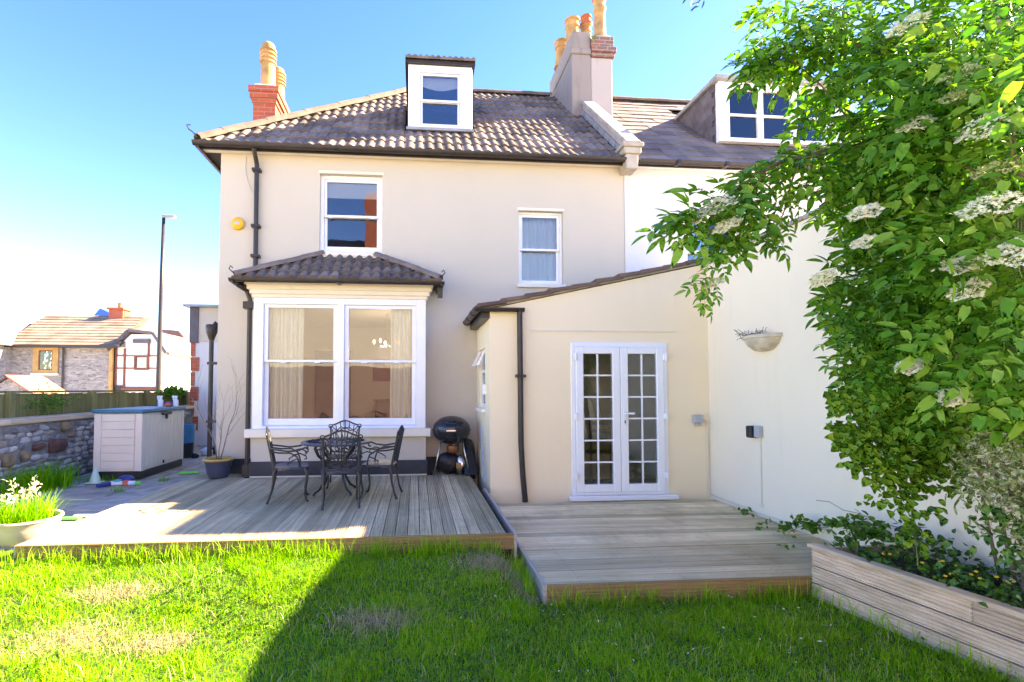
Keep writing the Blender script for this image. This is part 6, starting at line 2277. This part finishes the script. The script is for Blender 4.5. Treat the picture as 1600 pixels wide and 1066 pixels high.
heads = [(2.334, 1.80, 2.693, 0.10, 1), (2.341, 1.88, 2.961, 0.08, 0.3), (2.347, 1.90, 2.869, 0.07, 0.3), (2.318, 1.78, 2.35, 0.105, 1), (2.44, 1.85, 2.527, 0.08, 0.35), (2.344, 1.72, 2.137, 0.09, 1),
         (2.33, 1.9, 2.13, 0.07, 0.9), (2.275, 2.05, 3.30, 0.08, 0.6), (2.13, 2.15, 2.44, 0.07, 0.9), (2.30, 2.05, 2.82, 0.07, 0.8), (1.63, 2.52, 2.60, 0.09, 0.9), (1.54, 2.55, 2.545, 0.085, 1),
         (2.29, 2.1, 1.70, 0.06, 0.9), (2.38, 2.0, 1.556, 0.06, 0.9), (2.08, 2.35, 2.16, 0.06, 0.6), (2.34, 1.9, 2.02, 0.07, 0.8),
         (1.62, 2.55, 2.17, 0.05, 0.5), (2.18, 2.2, 2.31, 0.06, 0.8), (1.65, 2.48, 2.47, 0.07, 0.9)]
for i, (x, y, z, r, t_) in enumerate(heads):
    flower_head((x, y, z), r, t_, 100 + i)

# ------------------------------------------------------------------ climber below the elder, variegated shrub, bed plants
def leafy(name, pts, mat, L, W, s, dirs, nrm, parent=None, ti=0., seed=1, jit=.4, st=3):
    q = np.random.default_rng(seed)
    n = len(pts)
    A = np.array(dirs) + q.normal(0, jit, (n, 3))
    Nn = np.array(nrm) + q.normal(0, jit, (n, 3))
    vs_ = []
    for k in range(4):
        V, F = leaflet(L * q.uniform(.85, 1.15), W * q.uniform(.85, 1.15), q.uniform(.05, .35), q.uniform(.05, .3), st)
        vs_.append((V, F, np.full(len(V), q.uniform(.35, .65))))
    V, F, T = scatter(vs_, np.array(pts), frame(A, Nn), q.uniform(s[0], s[1], n), ti + q.normal(0, .14, n), seed)
    return veg_object(name, V, F, T, mat, parent)

cl = empty('climbing_shrub', (3.5, 2.9, .3), 'bright small-leaved climber hanging under the elder against the wall', 'shrub')
q = np.random.default_rng(5)
pts = []
while len(pts) < 2700:
    v = q.normal(0, 1, 3); v /= np.linalg.norm(v); v *= q.random() ** .5
    p = np.array([2.98, 2.78, 1.42]) + v * np.array([.46, .28, .50])
    f = math.sin(p[0] * 13 + p[2] * 9) + math.sin(p[2] * 17 - p[1] * 9) + .8 * math.sin(p[0] * 23 - p[2] * 21)
    if f < .1 and q.random() < .85:
        continue
    if p[2] < 1.0 + .35 * abs(p[0] - 2.95) and q.random() < .6:
        continue
    pts.append(p)
hang = bez([(2.95, 2.75, 1.1), (2.93, 2.74, .95), (2.98, 2.75, .82), (3.02, 2.78, .66), (3.05, 2.8, .5)], 8)
MB().tube(hang, .003, 5).build('hanging_stem', M['greenstem'], cl)
for h_ in hang[:26]:
    for _ in range(3):
        pts.append(np.array(h_) + q.normal(0, .035, 3))
for _ in range(120):
    x = q.uniform(2.65, 3.35)
    pts.append(np.array([x, 2.75 + q.normal(0, .08), 1.0 + q.normal(0, .09)]))
tag(leafy('foliage', pts, M['climber'], .058, .040, (.7, 1.25), (-.5, -.4, -.35), (-.2, -.6, .75), cl, .16, 3), kind='stuff')
for x, y in ((3.80, 2.95), (3.72, 2.80)):
    MB().tube(bez([(x, y, .31), (x - .1, y, .8), (x - .2, y - .05, 1.3), (x - .35, y - .1, 1.6)], 6), .010, 6).build('stem', M['bark'], cl)

vg = empty('variegated_shrub', (3.2, 2.2, .32), 'pale variegated shrub at the right edge above the raised bed', 'shrub')
pts = []
while len(pts) < 2400:
    v = q.normal(0, 1, 3); v /= np.linalg.norm(v); v *= q.random() ** .45
    p = np.array([3.10, 2.25, 1.12]) + v * np.array([.42, .26, .36])
    if math.sin(p[0] * 12 + p[2] * 9) + math.sin(p[2] * 13 - p[1] * 9) < -.6 and q.random() < .85:
        continue
    pts.append(p)
for _ in range(170):
    pts.append(np.array([3.0 + q.normal(0, .08), 2.15 + q.normal(0, .06), .72 + q.normal(0, .07)]))
tag(leafy('foliage', pts, M['varieg'], .042, .012, (.7, 1.3), (-.4, -.5, .1), (-.1, -.5, .8), vg, .0, 4, .6), kind='stuff')
pts2 = [np.array([3.0 + q.normal(0, .22), 2.15 + q.normal(0, .12), .85 + q.normal(0, .12)]) for _ in range(130)]
tag(leafy('dark_foliage', pts2, M['bedleaf'], .07, .036, (.7, 1.2), (-.6, -.4, -.2), (-.1, -.5, .8), vg, .1, 6, .5), kind='stuff')
for k in range(5):
    MB().tube(bez([(3.5 + .03 * k, 2.35 + .05 * (k % 3), .31), (3.45, 2.35, .6), (3.3 - .05 * k, 2.32, .95), (3.2 - .10 * k, 2.3, 1.2)], 6), .005, 5).build('stem', M['bark'], vg)

bp = empty('bed_plants', (3.5, 2.8, .31), 'dark green leafy plants with small yellow flowers in the raised bed', 'plants')
pts, dr2 = [], []
for _ in range(1500):
    y = 3.5 - q.random() ** 1.0 * 2.1
    x0 = 2.99 + (3.55 - y) / 2.65 * .435
    x = q.uniform(x0 + .05, 3.82)
    hgt = .10 + .16 * max(0, math.sin(y * 5 + 1) * math.sin(x * 7)) + (.16 if y > 3.05 else 0) * q.random()
    pts.append(np.array([x, y, .33 + q.random() * hgt]))
tag(leafy('foliage', pts, M['bedleaf'], .055, .040, (.6, 1.25), (-.5, -.5, .0), (-.1, -.3, .95), bp, .0, 8, .55), kind='stuff')
for k in range(26):
    y = q.uniform(1.9, 3.3)
    x0 = 2.99 + (3.55 - y) / 2.65 * .435
    x, z = q.uniform(x0 + .08, 3.5), q.uniform(.42, .47)
    fm = MB().lathe([(.0, 0), (.008, .002), (.011, .007), (.008, .012), (.0, .014)], (x, y, z), 7)
    fm.build('yellow_flower', M['yellow'], bp)
# bramble creeping over the deck corner and up the wall foot
br_ = empty('creeping_bramble', (3.6, 3.7, .2), 'creeping bramble shoots on the lower deck along the boundary wall', 'plant')
pts = []
for a_, b_ in (((3.6, 3.45, .42), (3.72, 4.05, .36)), ((3.7, 3.6, .4), (3.78, 4.5, .22)), ((3.5, 3.4, .45), (3.35, 3.65, .30)), ((3.75, 4.3, .25), (3.6, 4.55, .18))):
    path_ = bez([a_, [(a_[i] + b_[i]) / 2 + (.07 if i == 2 else 0) for i in range(3)], b_], 8)
    MB().tube(path_, .003, 5).build('stem', M['greenstem'], br_)
    for h_ in path_:
        for _ in range(5):
            pts.append(np.array(h_) + np.abs(q.normal(0, .035, 3)) * [-1, 1, 1])
for x, y in ((3.6, 4.9), (3.55, 4.75), (3.72, 5.35), (3.78, 5.45), (3.3, 4.2), (3.62, 4.6)):
    for _ in range(5):
        pts.append(np.array([x + q.normal(0, .04), y + q.normal(0, .05), .165 + abs(q.normal(0, .02))]))
tag(leafy('foliage', pts, M['climber'], .06, .042, (.6, 1.2), (-.5, .1, .2), (-.1, -.3, .95), br_, -.02, 9, .6), kind='stuff')

# seedlings, tufts and the planting of the bowl
tf = blades(0, np.stack([NPR.normal(-5.08, .12, 700), NPR.normal(7.15, .28, 700)], 1), .15, .42, .006, .012, 21, .35, .2, .35, .2)
def tuft_thing(data, loc, lab, group=None):
    e_ = empty('grass_tuft', loc, lab, 'grass tuft', group)
    tag(veg_object('blades', *data, M['grass'], e_, smooth=False), kind='stuff')
tuft_thing(tf, (-5.08, 7.15, .2), 'dark green grass tuft at the foot of the rubble wall')
for i, (x, y, k, lab) in enumerate(((-3.72, 7.72, 60, 'small grass tuft on the path beside the toy blaster'), (-3.98, 7.02, 40, 'small grass tuft in the path joint, nearest the camera'), (-4.75, 7.83, 160, 'grass growing under the storage box edge by the cone'))):
    t3 = blades(0, np.stack([NPR.normal(x, .05 if k < 100 else .14, k), NPR.normal(y, .05 if k < 100 else .03, k)], 1), .04, .12, .004, .008, 40 + i, .6, .195, .5, .2)
    tuft_thing(t3, (x, y, .2), lab, 'grass tufts on the path')
bwp = empty('bowl_plant', (bcx, bcy, .40), 'feathery yellow-green plant spilling over the cream bowl planter', 'plant')
rr_ = np.sqrt(NPR.random(750)) * .23
aa = NPR.uniform(0, 6.28, 750)
t4 = blades(0, np.stack([bcx - .05 + rr_ * np.cos(aa), bcy + .02 + rr_ * np.sin(aa)], 1), .06, .28, .003, .007, 51, .85, .39, .45, .3)
tag(veg_object('foliage', *t4, M['grass'], bwp, smooth=False), kind='stuff')
for k in range(9):
    x, y = bcx - .06 + NPR.normal(0, .12), bcy + NPR.normal(0, .08)
    h = NPR.uniform(.22, .42)
    s2 = MB().tube([(x, y, .40), (x + .02, y, .40 + h * .6), (x + NPR.normal(0, .03), y, .40 + h)], .004, 5)
    s2.build('flower_stem', M['greenstem'], bwp)
    sp_ = []
    for w in range(16):
        sp_.append(np.array([x + NPR.normal(0, .018), y + NPR.normal(0, .018), .40 + h * (.72 + .3 * w / 16)]))
    tag(leafy('flower_spike', sp_, M['petal'], .030, .015, (.7, 1.3), (0, -.2, .6), (0, -.5, .5), bwp, .3, 60 + k, .7), kind='stuff')
lp_ = []
for k in range(240):
    lp_.append(np.array([NPR.normal(-4.32, .14), NPR.normal(5.35, .12), .26 + abs(NPR.normal(0, .09))]))
e_ = empty('potted_greenery', lp_[0], 'dark leafy plant in the dark pot at the left edge', 'plant')
tag(leafy('foliage', lp_, M['bedleaf'], .07, .02, (.7, 1.3), (-.2, -.3, .6), (0, -.5, .7), e_, .1, 71, .6), kind='stuff')
fh = []
for k in range(420):
    fh.append(np.array([NPR.normal(-5.72, .05), NPR.normal(12.2, .22), 1.42 + abs(NPR.normal(0, .07))]))
e_ = empty('fence_climber', fh[0], 'green climber topping the fence near the house corner', 'climber')
tag(leafy('foliage', fh, M['climber'], .09, .06, (.7, 1.3), (.3, -.4, .2), (.5, -.5, .6), e_, .0, 72, .6), kind='stuff')
fh = []
for k in range(260):
    fh.append(np.array([NPR.normal(-5.68, .03), NPR.normal(8.2, .22), 1.36 + NPR.normal(0, .10)]))
e_ = empty('fence_bramble', fh[0], 'sparse green shoots growing through the fence above the rubble wall', 'climber')
tag(leafy('foliage', fh, M['climber'], .05, .03, (.7, 1.2), (.3, -.4, .2), (.6, -.4, .5), e_, -.05, 73, .6), kind='stuff')
# twig dangling into the top of the view
tw = empty('hanging_twig', (1.55, 2.5, 3.72), 'dark leafy twig dangling at the top edge of the view', 'twig')
MB().tube(bez([(1.70, 2.5, 3.95), (1.60, 2.5, 3.80), (1.55, 2.5, 3.71), (1.50, 2.5, 3.68)], 6), .003, 5).build('stem', M['twig'], tw)
leafy('leaves', [np.array([1.53 + NPR.normal(0, .05), 2.5, 3.72 + NPR.normal(0, .03)]) for _ in range(16)], M['bedleaf'], .05, .018, (.7, 1.1), (-.5, 0, -.4), (0, -.6, .6), tw, -.2, 74, .5)
